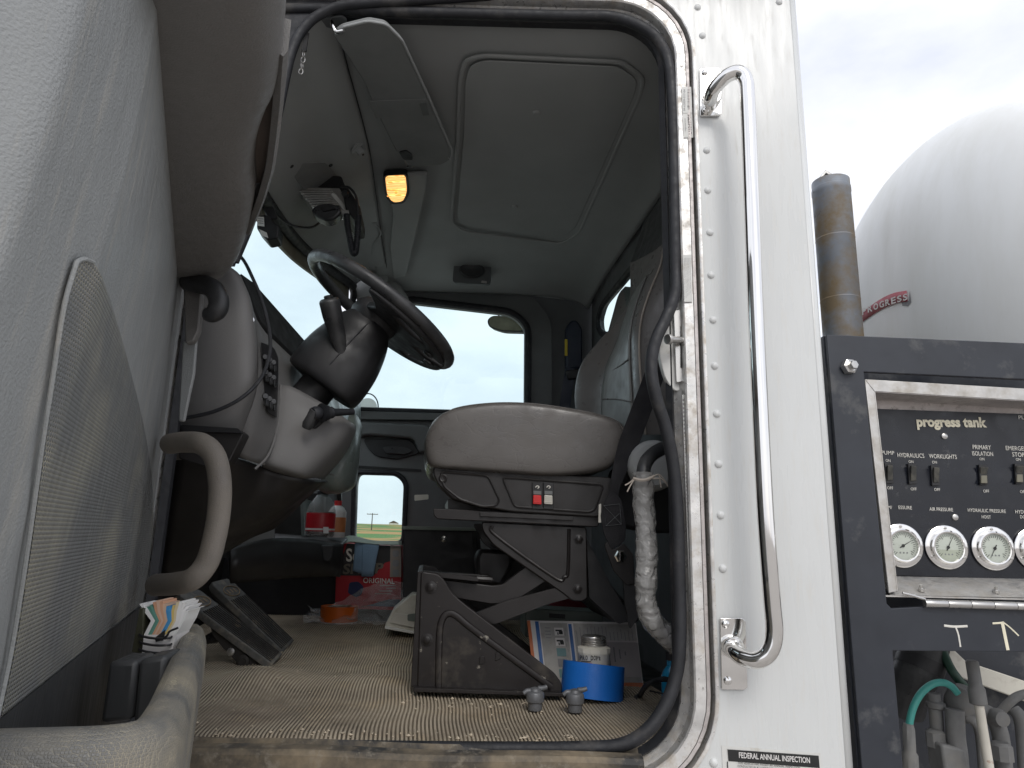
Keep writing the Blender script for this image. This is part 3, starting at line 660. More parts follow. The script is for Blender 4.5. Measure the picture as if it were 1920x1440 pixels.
dc = thing('dash_camera','small black dash camera with white labels hung at the windshield top','camera',Uy(503,425,.50))
prism('body', pp([(482,404),(500,402),(523,424),(521,446),(500,450),(481,428)],.46,4), EY*.06, 'black', dc, bevel=.004)
mk('data_label', pp([(482,406),(495,407),(496,425),(483,423)],.4585), [[0,1,2,3]], 'sticker', dc, smooth=False, solid=.0006)
mk('approval_label', pp([(486,430),(500,436),(503,446),(491,442)],.4585), [[0,1,2,3]], 'sticker', dc, smooth=False, solid=.0006)
for k in range(3): mk('print_line', pp([(484,409+4*k),(494,410+4*k),(494,411.6+4*k),(484,410.6+4*k)],.4575), [[0,1,2,3]], 'ink_grey', dc, smooth=False)
prism('mount', pp([(492,390),(512,386),(520,410),(505,412)],.50,3), EY*.04, 'black', dc, bevel=.003)
tube('power_lead', [Uy(514,395,.53),Uy(530,412,.58),Uy(556,425,.65),Uy(585,426,.75),Uy(603,414,.85)], .004, 'black', dc, seg=8)
hc = thing('hanging_chain','short dark strap with chain links hanging at the door header','strap',Uy(552,90,.08))
sweep('strap',[Uy(575,62,.06),Uy(572,80,.06),Uy(570,97,.06)],[(-.006,-.0015),(.006,-.0015),(.006,.0015),(-.006,.0015)],'black',hc,up=(0,1,0))
for k,(x,y) in enumerate(((569,102),(568,112),(566,123),(564,134))):
    c=Uy(x,y,.06); rr_=[c+V(((.0045 if k%2 else .001)*math.cos(a),(.001 if k%2 else .0045)*math.cos(a),.0075*math.sin(a))) for a in [2*math.pi*i/10 for i in range(10)]]
    sweep('chain_link',rr_,circ(.0014,6),'steel',hc,closed=True,interp=False)

# ================================================================ DASHBOARD
da = thing('dashboard','taupe moulded dashboard with switch bank, knee panel and dark kick panel','dashboard',Uy(450,1000,.5))
loft('end_cap', [
  [Uy(250,420,.14),Uy(340,440,.115),Uy(405,480,.105),Uy(436,508,.11),Uy(448,520,.14)],
  [Uy(250,560,.14),Uy(350,560,.105),Uy(420,560,.10),Uy(458,560,.11),Uy(468,572,.15)],
  [Uy(250,640,.14),Uy(350,640,.10),Uy(430,640,.096),Uy(466,640,.11),Uy(478,645,.15)],
  [Uy(250,720,.14),Uy(350,720,.10),Uy(425,720,.097),Uy(464,722,.11),Uy(476,728,.15)],
  [Uy(250,800,.16),Uy(340,800,.115),Uy(400,795,.11),Uy(440,790,.125),Uy(455,795,.16)],
  [Uy(250,860,.20),Uy(340,860,.16),Uy(400,850,.155),Uy(432,845,.165),Uy(440,850,.2)]], 'dash', da, solid=.006)
loft('face', [
  [Uy(447,518,.135),Uy(456,538,.18),Uy(474,585,.24),Uy(497,622,.32),Uy(518,642,.40),Uy(562,684,.52)],
  [Uy(467,572,.145),Uy(478,592,.18),Uy(490,620,.24),Uy(508,645,.32),Uy(530,664,.40),Uy(566,700,.52)],
  [Uy(477,645,.145),Uy(487,660,.18),Uy(500,680,.24),Uy(516,700,.32),Uy(540,715,.40),Uy(572,722,.52)],
  [Uy(475,728,.145),Uy(490,745,.18),Uy(505,755,.24),Uy(522,770,.30),Uy(548,770,.38),Uy(585,760,.52)],
  [Uy(454,795,.155),Uy(475,812,.18),Uy(498,820,.24),Uy(520,830,.30),Uy(548,830,.36),Uy(585,810,.52)],
  [Uy(437,850,.19),Uy(462,862,.21),Uy(488,870,.26),Uy(515,878,.31),Uy(545,885,.36),Uy(590,880,.52)]], 'dash', da, solid=.006)
tube('face_edge', [Uy(527,722,.335),Uy(522,790,.30),Uy(505,850,.26),Uy(478,880,.23)], .003, 'dash', da, seg=8)
# knee bolster
loft('knee_panel', [
  [Uy(527,722,.34),Uy(545,724,.34),Uy(580,742,.35),Uy(625,768,.37),Uy(654,789,.40),Uy(664,796,.47),Uy(668,800,.60)],
  [Uy(522,760,.31),Uy(540,764,.31),Uy(575,778,.32),Uy(620,795,.345),Uy(653,802,.39),Uy(662,810,.47),Uy(665,815,.60)],
  [Uy(514,810,.29),Uy(532,815,.29),Uy(562,825,.305),Uy(600,835,.33),Uy(632,840,.38),Uy(642,848,.47),Uy(648,850,.60)],
  [Uy(496,862,.27),Uy(515,868,.27),Uy(545,878,.29),Uy(575,886,.32),Uy(598,885,.38),Uy(608,888,.47),Uy(615,890,.60)],
  [Uy(490,875,.30),Uy(512,884,.30),Uy(540,892,.32),Uy(568,898,.35),Uy(590,896,.40),Uy(600,898,.48),Uy(607,898,.60)]], 'dash', da, solid=.006)
# dark kick panels below
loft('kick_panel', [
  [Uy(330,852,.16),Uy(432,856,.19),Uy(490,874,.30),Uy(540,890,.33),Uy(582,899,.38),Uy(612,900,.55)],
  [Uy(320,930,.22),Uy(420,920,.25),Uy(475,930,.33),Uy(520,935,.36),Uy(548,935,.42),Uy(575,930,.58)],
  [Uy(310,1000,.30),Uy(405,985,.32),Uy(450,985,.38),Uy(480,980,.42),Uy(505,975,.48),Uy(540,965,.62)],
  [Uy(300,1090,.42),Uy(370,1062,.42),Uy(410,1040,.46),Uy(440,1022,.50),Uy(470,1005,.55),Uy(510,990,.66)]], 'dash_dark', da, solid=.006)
prism('release_bracket', pp([(335,796),(448,804),(457,812),(430,866),(400,880),(335,860)],.085,4), EY*.05, 'dash_dark', da, bevel=.004)
prism('release_lid', pp([(340,796),(446,803),(455,812),(340,808)],.075,3), EY*.012, 'black', da, bevel=.002)
# dark dash top seen below the windshield
prism('defrost_ledge', [Uy(452,512,.2),Uy(475,529,.35),Uy(583,652,.75),Uy(600,672,1.1),Uy(575,690,.62),Uy(515,645,.42),Uy(490,605,.3)], (-.02,0,-.03), M('matte_black_ledge',(.012,.012,.012),.85), da, bevel=.003)
loft('face_far', [
  [Uy(562,684,.52),Uy(610,700,.8),Uy(650,715,1.2),Uy(672,730,1.7)],
  [Uy(572,722,.52),Uy(620,735,.8),Uy(655,745,1.2),Uy(676,752,1.7)],
  [Uy(590,800,.52),Uy(640,800,.8),Uy(662,800,1.2),Uy(676,800,1.7)],
  [Uy(592,880,.52),Uy(640,870,.8),Uy(660,862,1.2),Uy(672,855,1.7)]], 'dash_green', da, solid=.006)
# rounded grey-green centre pod under the dash
loft('centre_pod', [
  [Uy(655,775,.9),Uy(668,782,.92),Uy(676,800,1.0),Uy(672,790,1.2)],
  [Uy(640,830,.78),Uy(662,835,.80),Uy(672,838,.9),Uy(668,835,1.2)],
  [Uy(620,872,.74),Uy(650,880,.76),Uy(668,880,.88),Uy(664,875,1.2)],
  [Uy(600,900,.76),Uy(632,915,.78),Uy(660,912,.90),Uy(658,905,1.2)],
  [Uy(582,905,.86),Uy(612,922,.88),Uy(640,922,.98),Uy(645,915,1.2)]], 'dash_green', da, solid=.006)
tube('pod_trim', [Uy(605,882,.735),Uy(632,893,.745),Uy(655,896,.80),Uy(668,890,.88)], .003, 'dash', da, seg=8)
for k in range(3): tube('vent_louvre', [Uy(626+7*k,846,.755),Uy(631+7*k,852,.757),Uy(628+7*k,862,.757),Uy(634+7*k,868,.76)], .0035, 'black', da, seg=6)
prism('vent_badge', pp([(617,860),(644,863),(644,872),(617,868)],.75,2), EY*.004, 'black', da)
# switch bank
sbk=[(489,640),(512,650),(519,668),(519,700),(516,782),(500,772),(492,700)]
def dface(x,y): # on the dash face near the switches
    t=(x-487)/(522-487); return Uy(x,y,.185+.10*t-.012)
prism('switch_bezel', [dface(x,y) for x,y in sbk], EY*.02, 'black', da, bevel=.003)
for r_,yy in ((0,672),(1,700),(2,745)):
    for c_ in range(3):
        x=496+7.5*c_; y=yy+5*c_
        lathe('rocker_switch',[(.0075,0),(.0075,.008),(.006,.012),(.0,.0125)],dface(x,y)+V((0,-.001,0)),V((.5,-.85,.1)),'black_soft',da,seg=10)
        prism('switch_toggle',[dface(x-3,y+5)+V((.006,-.006,0)),dface(x+3,y+6)+V((.006,-.006,0)),dface(x+3,y+18)+V((.006,-.006,0)),dface(x-3,y+17)+V((.006,-.006,0))],V((.006,-.008,0)),'black_soft',da,bevel=.002)
prism('vent_slot', [Uy(x,y,Y) for x,y,Y in ((449,548,.125),(455,548,.128),(478,640,.143),(482,655,.15),(476,652,.145),(462,600,.13))], EY*.01, 'black', da)
lathe('vent_wheel',[(.007,0),(.007,.004),(0,.005)],Uy(470,600,.128),V((.6,-.8,0)),'chrome',da,seg=12)
# cable hanging across the dash end
cb = thing('antenna_cable','loose black cable looping across the end of the dashboard','cable',Uy(450,750,.08))
tube('cable', [Uy(x,y,Y) for x,y,Y in ((330,786,.07),(345,784,.07),(400,772,.07),(450,748,.075),(485,715,.10),(502,680,.13),(507,640,.15),(500,595,.15),(488,555,.15),(474,522,.15),(458,490,.16),(440,470,.17))], .0042, 'rubber', cb, seg=8)

# shelf under the dash centre
sh = thing('under_dash_tray','black moulded tray under the dash holding bottles','tray',Uy(580,1040,1.0))
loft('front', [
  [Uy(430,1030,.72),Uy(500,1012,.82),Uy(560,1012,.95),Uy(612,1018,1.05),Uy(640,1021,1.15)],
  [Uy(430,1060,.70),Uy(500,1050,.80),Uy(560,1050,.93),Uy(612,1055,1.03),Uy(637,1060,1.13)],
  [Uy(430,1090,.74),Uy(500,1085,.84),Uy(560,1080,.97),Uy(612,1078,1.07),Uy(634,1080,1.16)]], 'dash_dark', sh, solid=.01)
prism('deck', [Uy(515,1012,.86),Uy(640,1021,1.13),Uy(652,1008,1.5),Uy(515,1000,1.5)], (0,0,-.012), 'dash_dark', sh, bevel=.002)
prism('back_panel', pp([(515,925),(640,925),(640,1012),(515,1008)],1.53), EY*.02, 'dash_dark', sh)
prism('latch_recess', pp([(602,1022),(625,1022),(622,1048),(614,1054),(606,1050)],.985,4), EY*.01, 'black', sh, bevel=.003)
prism('divider', pp([(563,935),(569,935),(571,1005),(565,1005)],1.25,1), EY*.25, 'dash_green', sh)
prism('duct', pp([(606,905),(630,912),(634,1000),(620,1015),(606,1010)],1.5,10), EY*.1, 'wall', sh, bevel=.01)

# ================================================================ STEERING
SC=V((-.368,.451,2.344)); AL=.597; ST=V((math.cos(AL),0,-math.sin(AL))); SE=EY.normalized(); SN=ST.cross(SE).normalized(); SR=.233
sw = thing('steering_wheel','black four spoke steering wheel tilted on its column','steering wheel',SC)
def SP(u,v,h=0): return SC+ST*u+SE*v+SN*h
tube('rim', [SP(SR*math.cos(a),SR*math.sin(a)) for a in [2*math.pi*i/28 for i in range(28)]], .0168, 'black_soft', sw, n=3, closed=True, seg=14)
arcp=lambda a0,a1,r,n=6:[(r*math.cos(R(a0+(a1-a0)*i/n)),r*math.sin(R(a0+(a1-a0)*i/n))) for i in range(n+1)]
pl=[(-.035,-.05),(.012,-.12),(.012,-.17)]+arcp(-90,-4,SR,14)+[(.17,-.03),(.13,0),(.17,.03)]+arcp(4,90,SR,14)+[(.012,.17),(.012,.12),(-.035,.05),(-.05,0)]
slot=lambda s:[(.075,s*.165),(.105,s*.185),(.15,s*.14),(.17,s*.10),(.14,s*.105),(.10,s*.135)]
holed('spoke_plate', [SP(u,v,-.006) for u,v in pl], [[SP(u,v,-.006) for u,v in slot(-1)],[SP(u,v,-.006) for u,v in slot(1)]], SN*-.022, 'black', sw, bevel=.006)
lathe('hub_pad', [(0,.022),(.03,.02),(.055,.008),(.068,-.01),(.07,-.035),(.062,-.055),(.05,-.06)], SC, SN, 'black', sw, seg=28)
for s in (-1,1): lathe('spoke_button', [(.016,0),(.015,.004),(.008,.006),(0,.0065)], SP(.188,s*.045,-.029), -SN, 'black_soft', sw, seg=16)
sc = thing('steering_column','black steering column shroud with a turn signal stalk','steering column',SC-SN*.35)
secs=[]
for k,ru,rv,du in ((.045,.064,.062,0),(.07,.080,.074,0),(.11,.094,.084,.002),(.16,.106,.094,.003),(.215,.110,.098,.004),(.255,.106,.094,.004),(.262,.085,.075,.004)):
    ring_=[]
    for i in range(20):
        a=2*math.pi*i/20; ca,sa=math.cos(a),math.sin(a); e=.78
        ring_.append(SC-SN*k+ST*(du+ru*math.copysign(abs(ca)**e,ca))+SE*(rv*math.copysign(abs(sa)**e,sa)))
    secs.append(ring_)
loft('shroud', secs, 'black', sc, su=4, sv=1, closed_v=True, capends=True)
tube('shroud_seam', [SC-SN*k+SE*-rv+ST*.012 for k,rv in ((.05,.062),(.08,.0775),(.12,.0865),(.17,.0955),(.21,.0965),(.24,.083))], .0018, 'rubber', sc, seg=6)
lathe('column_tube', [(.05,0),(.05,.25)], SC-SN*.45, SN, 'black', sc, seg=18)
a,b=Uy(640,662,.36),Uy(613,545,.285)
lathe('stalk', [(.014,-.01),(.0175,.02),(.022,.05),(.0225,.075),(.0232,.077),(.0255,.10),(.026,.135),(.024,.14),(.02,.143),(0,.1435)], a, b-a, 'black_soft', sc, seg=20)
lathe('stalk_button', [(.0115,0),(.0115,.006),(.009,.008),(0,.0085)], a+(b-a).normalized()*.1435, b-a, 'black', sc, seg=16)
prism('stalk_boot', pp([(612,628),(640,618),(657,628),(652,645),(632,650),(616,640)],.372,7), EY*.03, 'rubber', sc, bevel=.006)
# tilt lever with its rubber boot, let into the knee panel
tl_ = thing('tilt_lever','stubby black lever with a ribbed rubber boot in the knee panel','lever',Uy(600,775,.33))
prism('base_plate', pp([(572,795),(583,768),(600,760),(620,775),(590,804)],.312,4), EY*.02, 'black', tl_, bevel=.004)
a,b=Uy(588,775,.27),Uy(662,772,.36); prof=[(.0,-.006),(.014,-.004),(.017,.004),(.016,.014),(.012,.02)]
L_=(b-a).length
for k in range(4): h=.02+k*.009; prof+=[(.014,h),(.024-.003*k,h+.003),(.014,h+.007)]
prof+=[(.010,.06),(.008,L_)]
lathe('boot', prof, a, b-a, 'rubber', tl_, seg=18)
lathe('lever_tip', [(0,-.02),(.011,-.018),(.014,-.008),(.012,.01),(.012,.03)], Uy(580,790,.275), V((.3,-.2,.6)), 'black_soft', tl_, seg=14)

# ================================================================ DRIVER SEAT
def seat_mat(name, col, rough):
    m=M(name,col,rough,var=.08,vs=12,dirt=((col[0]*1.25,col[1]*1.25,col[2]*1.25),.3,9,.2)); nt=m.node_tree; L=nt.links; b=nt.nodes['Principled BSDF']
    t=_n(nt,'ShaderNodeTexCoord'); n1=_n(nt,'ShaderNodeTexNoise',i_Scale=14,i_Detail=4); L.new(t.outputs['Object'],n1.inputs['Vector'])
    ad=_n(nt,'ShaderNodeVectorMath',operation='MULTIPLY_ADD'); ad.inputs[1].default_value=(.05,.05,.05); L.new(n1.outputs['Color'],ad.inputs[0]); L.new(t.outputs['Object'],ad.inputs[2])
    vo=_n(nt,'ShaderNodeTexVoronoi',feature='DISTANCE_TO_EDGE',i_Scale=26); mp=_n(nt,'ShaderNodeMapping'); mp.inputs['Scale'].default_value=(.55,1,1.5); L.new(ad.outputs[0],mp.inputs[0]); L.new(mp.outputs[0],vo.inputs['Vector'])
    cr=_n(nt,'ShaderNodeMapRange'); cr.inputs[2].default_value=.035; L.new(vo.outputs['Distance'],cr.inputs[0])
    n2=_n(nt,'ShaderNodeTexNoise',i_Scale=5); L.new(t.outputs['Object'],n2.inputs['Vector'])
    ma=_n(nt,'ShaderNodeMath',operation='MULTIPLY'); L.new(cr.outputs[0],ma.inputs[0]); L.new(n2.outputs['Fac'],ma.inputs[1])
    n3=_n(nt,'ShaderNodeTexNoise',i_Scale=700,i_Detail=2); L.new(t.outputs['Object'],n3.inputs['Vector'])
    m3=_n(nt,'ShaderNodeMath',operation='MULTIPLY_ADD'); m3.inputs[1].default_value=.2; L.new(n3.outputs['Fac'],m3.inputs[0]); L.new(ma.outputs[0],m3.inputs[2])
    bp=_n(nt,'ShaderNodeBump',i_Strength=.13,i_Distance=.003); L.new(m3.outputs[0],bp.inputs['Height']); L.new(bp.outputs[0],b.inputs['Normal']); return m
MT['seatvinyl']=seat_mat('creased_taupe_vinyl',(.118,.110,.103),.34)
YS=.42
ds = thing('driver_seat','taupe vinyl suspension driver seat on a dark steel scissor base','seat',Uy(910,1300,YS+.05))
cu=[(800,862),(797,825),(806,797),(822,778),(850,765),(920,754),(1000,755),(1090,768),(1150,783),(1172,800),(1176,825),(1166,858),(1132,882),(1050,892),(950,887),(860,880),(815,876)]
ol=[Uy(x,y,YS-.02) for x,y in cu]; cc=sum(ol,V())/len(ol)
rows=[]
for k,s in ((-.006,.55),(-.004,.8),(.0,.93),(.012,.985),(.03,1.0),(.08,1.01),(.25,1.02),(.42,1.01),(.48,1.0),(.51,.96),(.525,.85)):
    rows.append([cc+EY*k+V(((p-cc).x*s,0,(p-cc).z*s)) for p in ol])
loft('cushion', rows, 'seatvinyl', ds, su=3, sv=3, closed_v=True, capends=True)
st_=[cc+EY*.017+V(((Uy(x,y,YS-.02)-cc).x*.995,0,(Uy(x,y,YS-.02)-cc).z*.995)) for x,y in [(812,872),(808,845),(812,815),(826,788),(850,765)]+cu[5:11]]
tube('piping', st_, .0026, 'seatvinyl', ds, seg=6)
stp=crom(st_,10); multi('stitching', [boxg((stp[i]+stp[i+1])*.5+V((.0,-.0055,-.0045)),(stp[i+1]-stp[i])*.7,V((0,.001,0)),V((0,0,.0012))) for i in range(0,len(stp)-1)], 'thread', ds)
# side shell
prism('side_shell', pp([(812,874),(840,878),(1120,893),(1148,896),(1150,912),(1128,966),(1118,970),(960,960),(900,950),(850,936),(822,910),(812,890)],YS,6), EY*.06, 'seatplastic', ds, bevel=.004)
for nm,q in (('shell_inset',[(826,884),(915,892),(937,938),(930,948),(905,950),(862,936),(832,912)]),('shell_inset',[(942,895),(1126,908),(1130,914),(1115,955),(1105,960),(965,950)])):
    o_=pp(q,YS-.001,8); sweep('inset_rib', o_, circ(.0035,6), 'seatplastic', ds, closed=True, interp=False)
lathe('shell_bolt', [(.011,0),(.0115,.003),(.008,.005),(.006,.004),(0,.0035)], Uy(831,897,YS), (0,-1,0), 'seatmetal', ds, seg=16)
for nm,x,mt in (('lumbar_switch',998,'red'),('height_switch',1019,'ivory')):
    s_=prism(nm, pp([(x,904),(x+19,905),(x+19,955),(x,954)],YS-.006,2), EY*.012, 'black', ds, bevel=.001)
    prism('rocker', pp([(x+2,928),(x+17,929),(x+17.5,946),(x+1.5,945)],YS-.014,2), EY*.01, mt, s_, bevel=.002)
    multi('rocker_ridges', [boxg(Uy(x+9.5,931+3.4*k,YS-.0145),V((.017,0,0)),V((0,.002,0)),V((0,0,.0014))) for k in range(4)], mt, s_)
    prism('rocker_cap', pp([(x+2,920),(x+17,921),(x+17,928),(x+2,927)],YS-.010,1), EY*.006, 'ptrim', s_, bevel=.001)
    tube('switch_symbol', [Uy(x+6,914,YS-.0072),Uy(x+9,911,YS-.0072),Uy(x+13,913,YS-.0072),Uy(x+10,916,YS-.0072)], .0013, 'ink_white', s_, n=3, seg=6)
# rails and upper bracket
prism('slide_rail', pp([(812,953),(1124,968),(1124,984),(1118,988),(820,973),(813,966)],YS+.012,3), EY*.03, 'seatmetal', ds, bevel=.002)
prism('slide_rail', pp([(900,960),(1075,968),(1075,976),(900,968)],YS+.004,1), EY*.01, 'seatplastic', ds, bevel=.001)
prism('under_pan', pp([(840,935),(1110,955),(1110,975),(840,958)],YS+.07,2), EY*.34, 'seatmetal', ds)
prism('upper_bracket', pp([(902,978),(1100,988),(1102,1122),(1092,1128),(1072,1127),(1060,1116),(925,1022),(905,996)],YS+.03,7), EY*.012, 'seatmetal', ds, bevel=.003)
prism('upper_bracket', [p+EY*.34 for p in pp([(902,978),(1100,988),(1102,1122),(1072,1127),(925,1022)],YS+.03,7)], EY*.012, 'seatmetal', ds, bevel=.003)
tube('bracket_rib', pp([(922,986),(930,1004),(1040,1083),(1058,1082),(1065,1070),(1067,992)],YS+.028), .0045, 'seatmetal', ds, seg=8)
for x,y in ((1085,1011),(1083,1104)): lathe('bracket_bolt', [(.013,0),(.013,.003),(.009,.004),(.009,.010),(.006,.012),(0,.012)], Uy(x,y,YS+.03), (0,-1,0), 'seatmetal', ds, seg=6)
# scissor arms
def arm(nm,q,Y): return prism(nm, pp(q,Y,5), EY*.012, 'seatmetal', ds, bevel=.003)
q1=[(825,1086),(845,1088),(925,1098),(942,1096),(1000,1050),(1040,1080),(975,1122),(950,1132),(920,1133),(855,1122),(828,1112)]
q2=[(890,1150),(945,1128),(1035,1104),(1085,1092),(1098,1108),(1085,1118),(1030,1132),(930,1170),(915,1170)]
arm('scissor_arm',q1,YS+.05); arm('scissor_arm',q2,YS+.035)
for q in (q1,q2): prism('scissor_arm', [p+EY*.30 for p in pp(q,YS+.05,5)], EY*.012, 'seatmetal', ds, bevel=.003)
# base: two side plates, a front plate and cross bars
bp_=[(789,1071),(822,1076),(834,1088),(848,1112),(866,1128),(1040,1262),(1054,1282),(1054,1300),(782,1291)]
sidep=prism('base_side', pp(bp_,YS,7), EY*.010, 'seatmetal_dirty', ds, bevel=.003)
prism('base_side', [p+EY*.36 for p in pp(bp_,YS,7)], EY*.01, 'seatmetal', ds, bevel=.003)
prism('base_front', pp([(783,1072),(793,1070),(784,1291),(770,1288)],YS+.006,2), EY*.36, 'seatmetal_dirty', ds, bevel=.003)
sweep('base_rib', pp([(822,1288),(824,1190),(830,1160),(842,1150),(858,1156),(890,1182),(1034,1288)],YS-.001), circ(.0085,8,.006), 'seatmetal_dirty', ds, up=(0,1,0))
prism('base_flange', pp([(775,1290),(1056,1300),(1058,1306),(775,1297)],YS-.025,1), EY*.06, 'seatmetal_dirty', ds, bevel=.002)
for x,y in ((808,1101),(801,1199)): lathe('base_bolt', [(.015,0),(.015,.003),(.0085,.004),(.0085,.009),(.006,.010),(0,.010)], Uy(x,y,YS), (0,-1,0), 'seatmetal', ds, seg=14)
for x,y in ((905,1240),(935,1232)): prism('dent_tab', pp([(x-6,y-8),(x+3,y-10),(x+5,y+3),(x-7,y+8)],YS-.002,3), EY*.003, 'seatmetal', ds, bevel=.001)
for k in (.04,.14): a=Uy(800,1082,YS+.03)+EY*k; tube('cross_bar', [a,a+V((.15,0,-.004)),a+V((.17,0,-.006))], .008, 'seatmetal', ds, seg=8)
prism('top_cap', pp([(790,1070),(895,1082),(897,1090),(800,1080)],YS+.02,2), EY*.03, 'seatmetal', ds, bevel=.001)
prism('bump_stop', pp([(900,1030),(960,1034),(962,1060),(940,1100),(895,1092),(893,1045)],YS+.18,9), EY*.10, 'dash_dark', ds, bevel=.01)
# backrest
BR=[
 [(1104,790,.98),(1081,782,.93),(1128,788,.86),(1160,800,.72),(1190,815,.56),(1212,815,.50),(1262,815,.46)],
 [(1098,735,.98),(1079,732,.93),(1130,735,.86),(1158,735,.72),(1186,740,.56),(1205,738,.50),(1260,735,.46)],
 [(1112,680,.98),(1091,682,.93),(1138,688,.86),(1162,675,.72),(1182,660,.56),(1200,650,.50),(1257,645,.46)],
 [(1143,636,.96),(1122,641,.92),(1157,645,.86),(1172,630,.72),(1185,610,.56),(1205,595,.50),(1256,585,.46)],
 [(1172,598,.92),(1154,604,.89),(1171,602,.84),(1182,585,.72),(1197,562,.58),(1222,542,.50),(1262,532,.46)],
 [(1194,552,.88),(1180,562,.86),(1186,556,.82),(1196,540,.72),(1214,517,.60),(1240,497,.52),(1272,487,.48)],
 [(1196,495,.86),(1181,492,.84),(1190,490,.80),(1202,484,.72),(1222,473,.62),(1246,456,.54),(1277,446,.5)]]
def closed_back(r,d):
    q=[Uy(*p) for p in r]; return q+[q[-1]+V((d,.0,0)),(q[-1]+q[0])*.5+V((d*1.1,0,0)),q[0]+V((d,.02,0))]
loft('backrest', [closed_back(r,.09) for r in BR], 'vinyl', ds, su=6, sv=6, closed_v=True, capends=True)
loft('backrest_insert', [[Uy(x,y,Y)+V((-.004,-.002,0)) for x,y,Y in r[2:5]] for r in BR[:6]], 'vinyl_light', ds, su=6, sv=6, solid=.003)
for r0 in (1,2,3):
    tube('insert_seam', [Uy(x,y+14,Y)+V((-.006,-.003,0)) for x,y,Y in BR[r0][2:5]], .0022, 'vinyl', ds, seg=6)
tube('bolster_welt', [Uy(x,y,Y)+V((-.003,-.004,0)) for x,y,Y in [r[5] for r in BR]], .003, 'thread', ds, seg=6)
HR=[BR[6],[(1206,455,.86),(1193,458,.84),(1200,455,.80),(1212,446,.72),(1232,432,.62),(1252,415,.54),(1280,405,.5)],
 [(1222,410,.86),(1208,416,.84),(1212,414,.80),(1222,404,.72),(1240,388,.62),(1258,372,.54),(1285,362,.5)],
 [(1240,380,.86),(1228,386,.84),(1230,382,.80),(1238,370,.72),(1252,352,.62),(1266,338,.54),(1288,330,.5)]]
loft('headrest', [[p+V((.002,0,0)) for p in closed_back(r,.08)] for r in HR], 'vinyl_shaded', ds, su=6, sv=5, closed_v=True, capends=True)
# black arm rest end and rear frame beside the cushion
prism('recline_cover', pp([(1150,880),(1200,850),(1262,860),(1262,1000),(1215,1000),(1160,985),(1140,930)],YS+.07,8), EY*.05, 'black', ds, bevel=.008)
lathe('recline_bolt', [(.012,0),(.012,.004),(.007,.006),(0,.006)], Uy(1167,897,YS+.07), (0,-1,0), 'black_soft', ds, seg=14)
prism('rear_brace', pp([(1100,1010),(1145,1095),(1190,1170),(1200,1160),(1160,1170),(1105,1120)],YS+.09,3), EY*.3, 'black', ds, bevel=.003)

# passenger seat: its dark back shows in the rear window
ps = thing('bucket_seat','dark passenger seat back seen in front of the rear window','seat',Uy(1165,640,1.3))
loft('backrest', [[Uy(1128,700,1.35),Uy(1136,640,1.35),Uy(1150,585,1.35),Uy(1160,552,1.35),Uy(1172,537,1.35)],[Uy(1150,700,1.30),Uy(1160,640,1.30),Uy(1170,585,1.30),Uy(1177,552,1.30),Uy(1182,538,1.3)],[Uy(1185,700,1.25),Uy(1200,640,1.25),Uy(1205,585,1.25),Uy(1200,552,1.25),Uy(1195,540,1.25)]], 'vinyl', ps, solid=.03)
prism('cushion', pp([(1085,790),(1180,790),(1190,830),(1085,830)],1.3,6), EY*.4, 'vinyl', ps, bevel=.02)

# ================================================================ BELTS
bl = thing('seat_belt','black webbing seat belt with stitched end bolted beside the driver seat','seat belt',Uy(1160,1050,.38))
def band(nm,pl,w,mat,par,th=.0016,**k):
    return sweep(nm,pl,[(-w/2,-th/2),(w/2,-th/2),(w/2,th/2),(-w/2,th/2)],mat,par,up=(0,-1,.12),**k)
Yb=.37
band('webbing',[Uy(1262,600,.30),Uy(1228,700,.34),Uy(1200,775,.36),Uy(1172,850,.37),Uy(1155,905,Yb),Uy(1147,945,Yb)],.050,'belt',bl,scale=lambda t:1 if t<.55 else (1-.55*(t-.55)/.3 if t<.85 else .45+.2*(t-.85)/.15))
prism('sewn_end', pp([(1136,935),(1150,920),(1166,938),(1174,985),(1172,1015),(1146,1030),(1132,1000),(1126,965)],Yb-.004,6), EY*.004, 'belt', bl, bevel=.001)
zz=[Uy(x,y,Yb-.006) for x,y in ((1132,948),(1162,945),(1165,983),(1136,986),(1132,948),(1165,983),(1162,962),(1136,986))]
sweep('cross_stitch', zz, circ(.0009,5), 'wall', bl, interp=False)
prism('anchor_plate', pp([(1133,1022),(1140,1014),(1150,1030),(1170,1018),(1188,1040),(1190,1095),(1176,1098),(1150,1070)],Yb-.002,4), EY*.006, 'seatmetal', bl, bevel=.002)
lathe('anchor_bolt', [(.0155,0),(.0155,.006),(.012,.009),(0,.0095)], Uy(1163,1043,Yb-.002), (0,-1,0), 'chrome', bl, seg=6)
prism('anchor_stalk', pp([(1168,1075),(1190,1082),(1196,1160),(1182,1180),(1172,1130)],Yb+.005,4), EY*.012, 'black', bl, bevel=.003)
prism('care_tag', pp([(1123,946),(1127,944),(1127,980),(1122,980)],Yb,1), EY*.003, 'ivory', bl)
pb_ = thing('passenger_belt','navy belt retractor with a yellow tag on the far cab wall','seat belt',Uy(1076,700,1.8))
prism('retractor', pp([(1062,612),(1072,600),(1082,600),(1092,616),(1092,690),(1062,692)],1.80,5), EY*.05, 'navy', pb_, bevel=.008)
prism('warning_tag', pp([(1059,636),(1064,636),(1064,667),(1059,667)],1.795,1), EY*.003, 'yellow', pb_)
band('webbing',[Uy(1070,690,1.80),Uy(1062,740,1.80),Uy(1056,790,1.80)],.05,'navy',pb_)
prism('guide', pp([(1060,695),(1094,690),(1094,706),(1066,712)],1.785,4), EY*.04, 'black', pb_, bevel=.004)

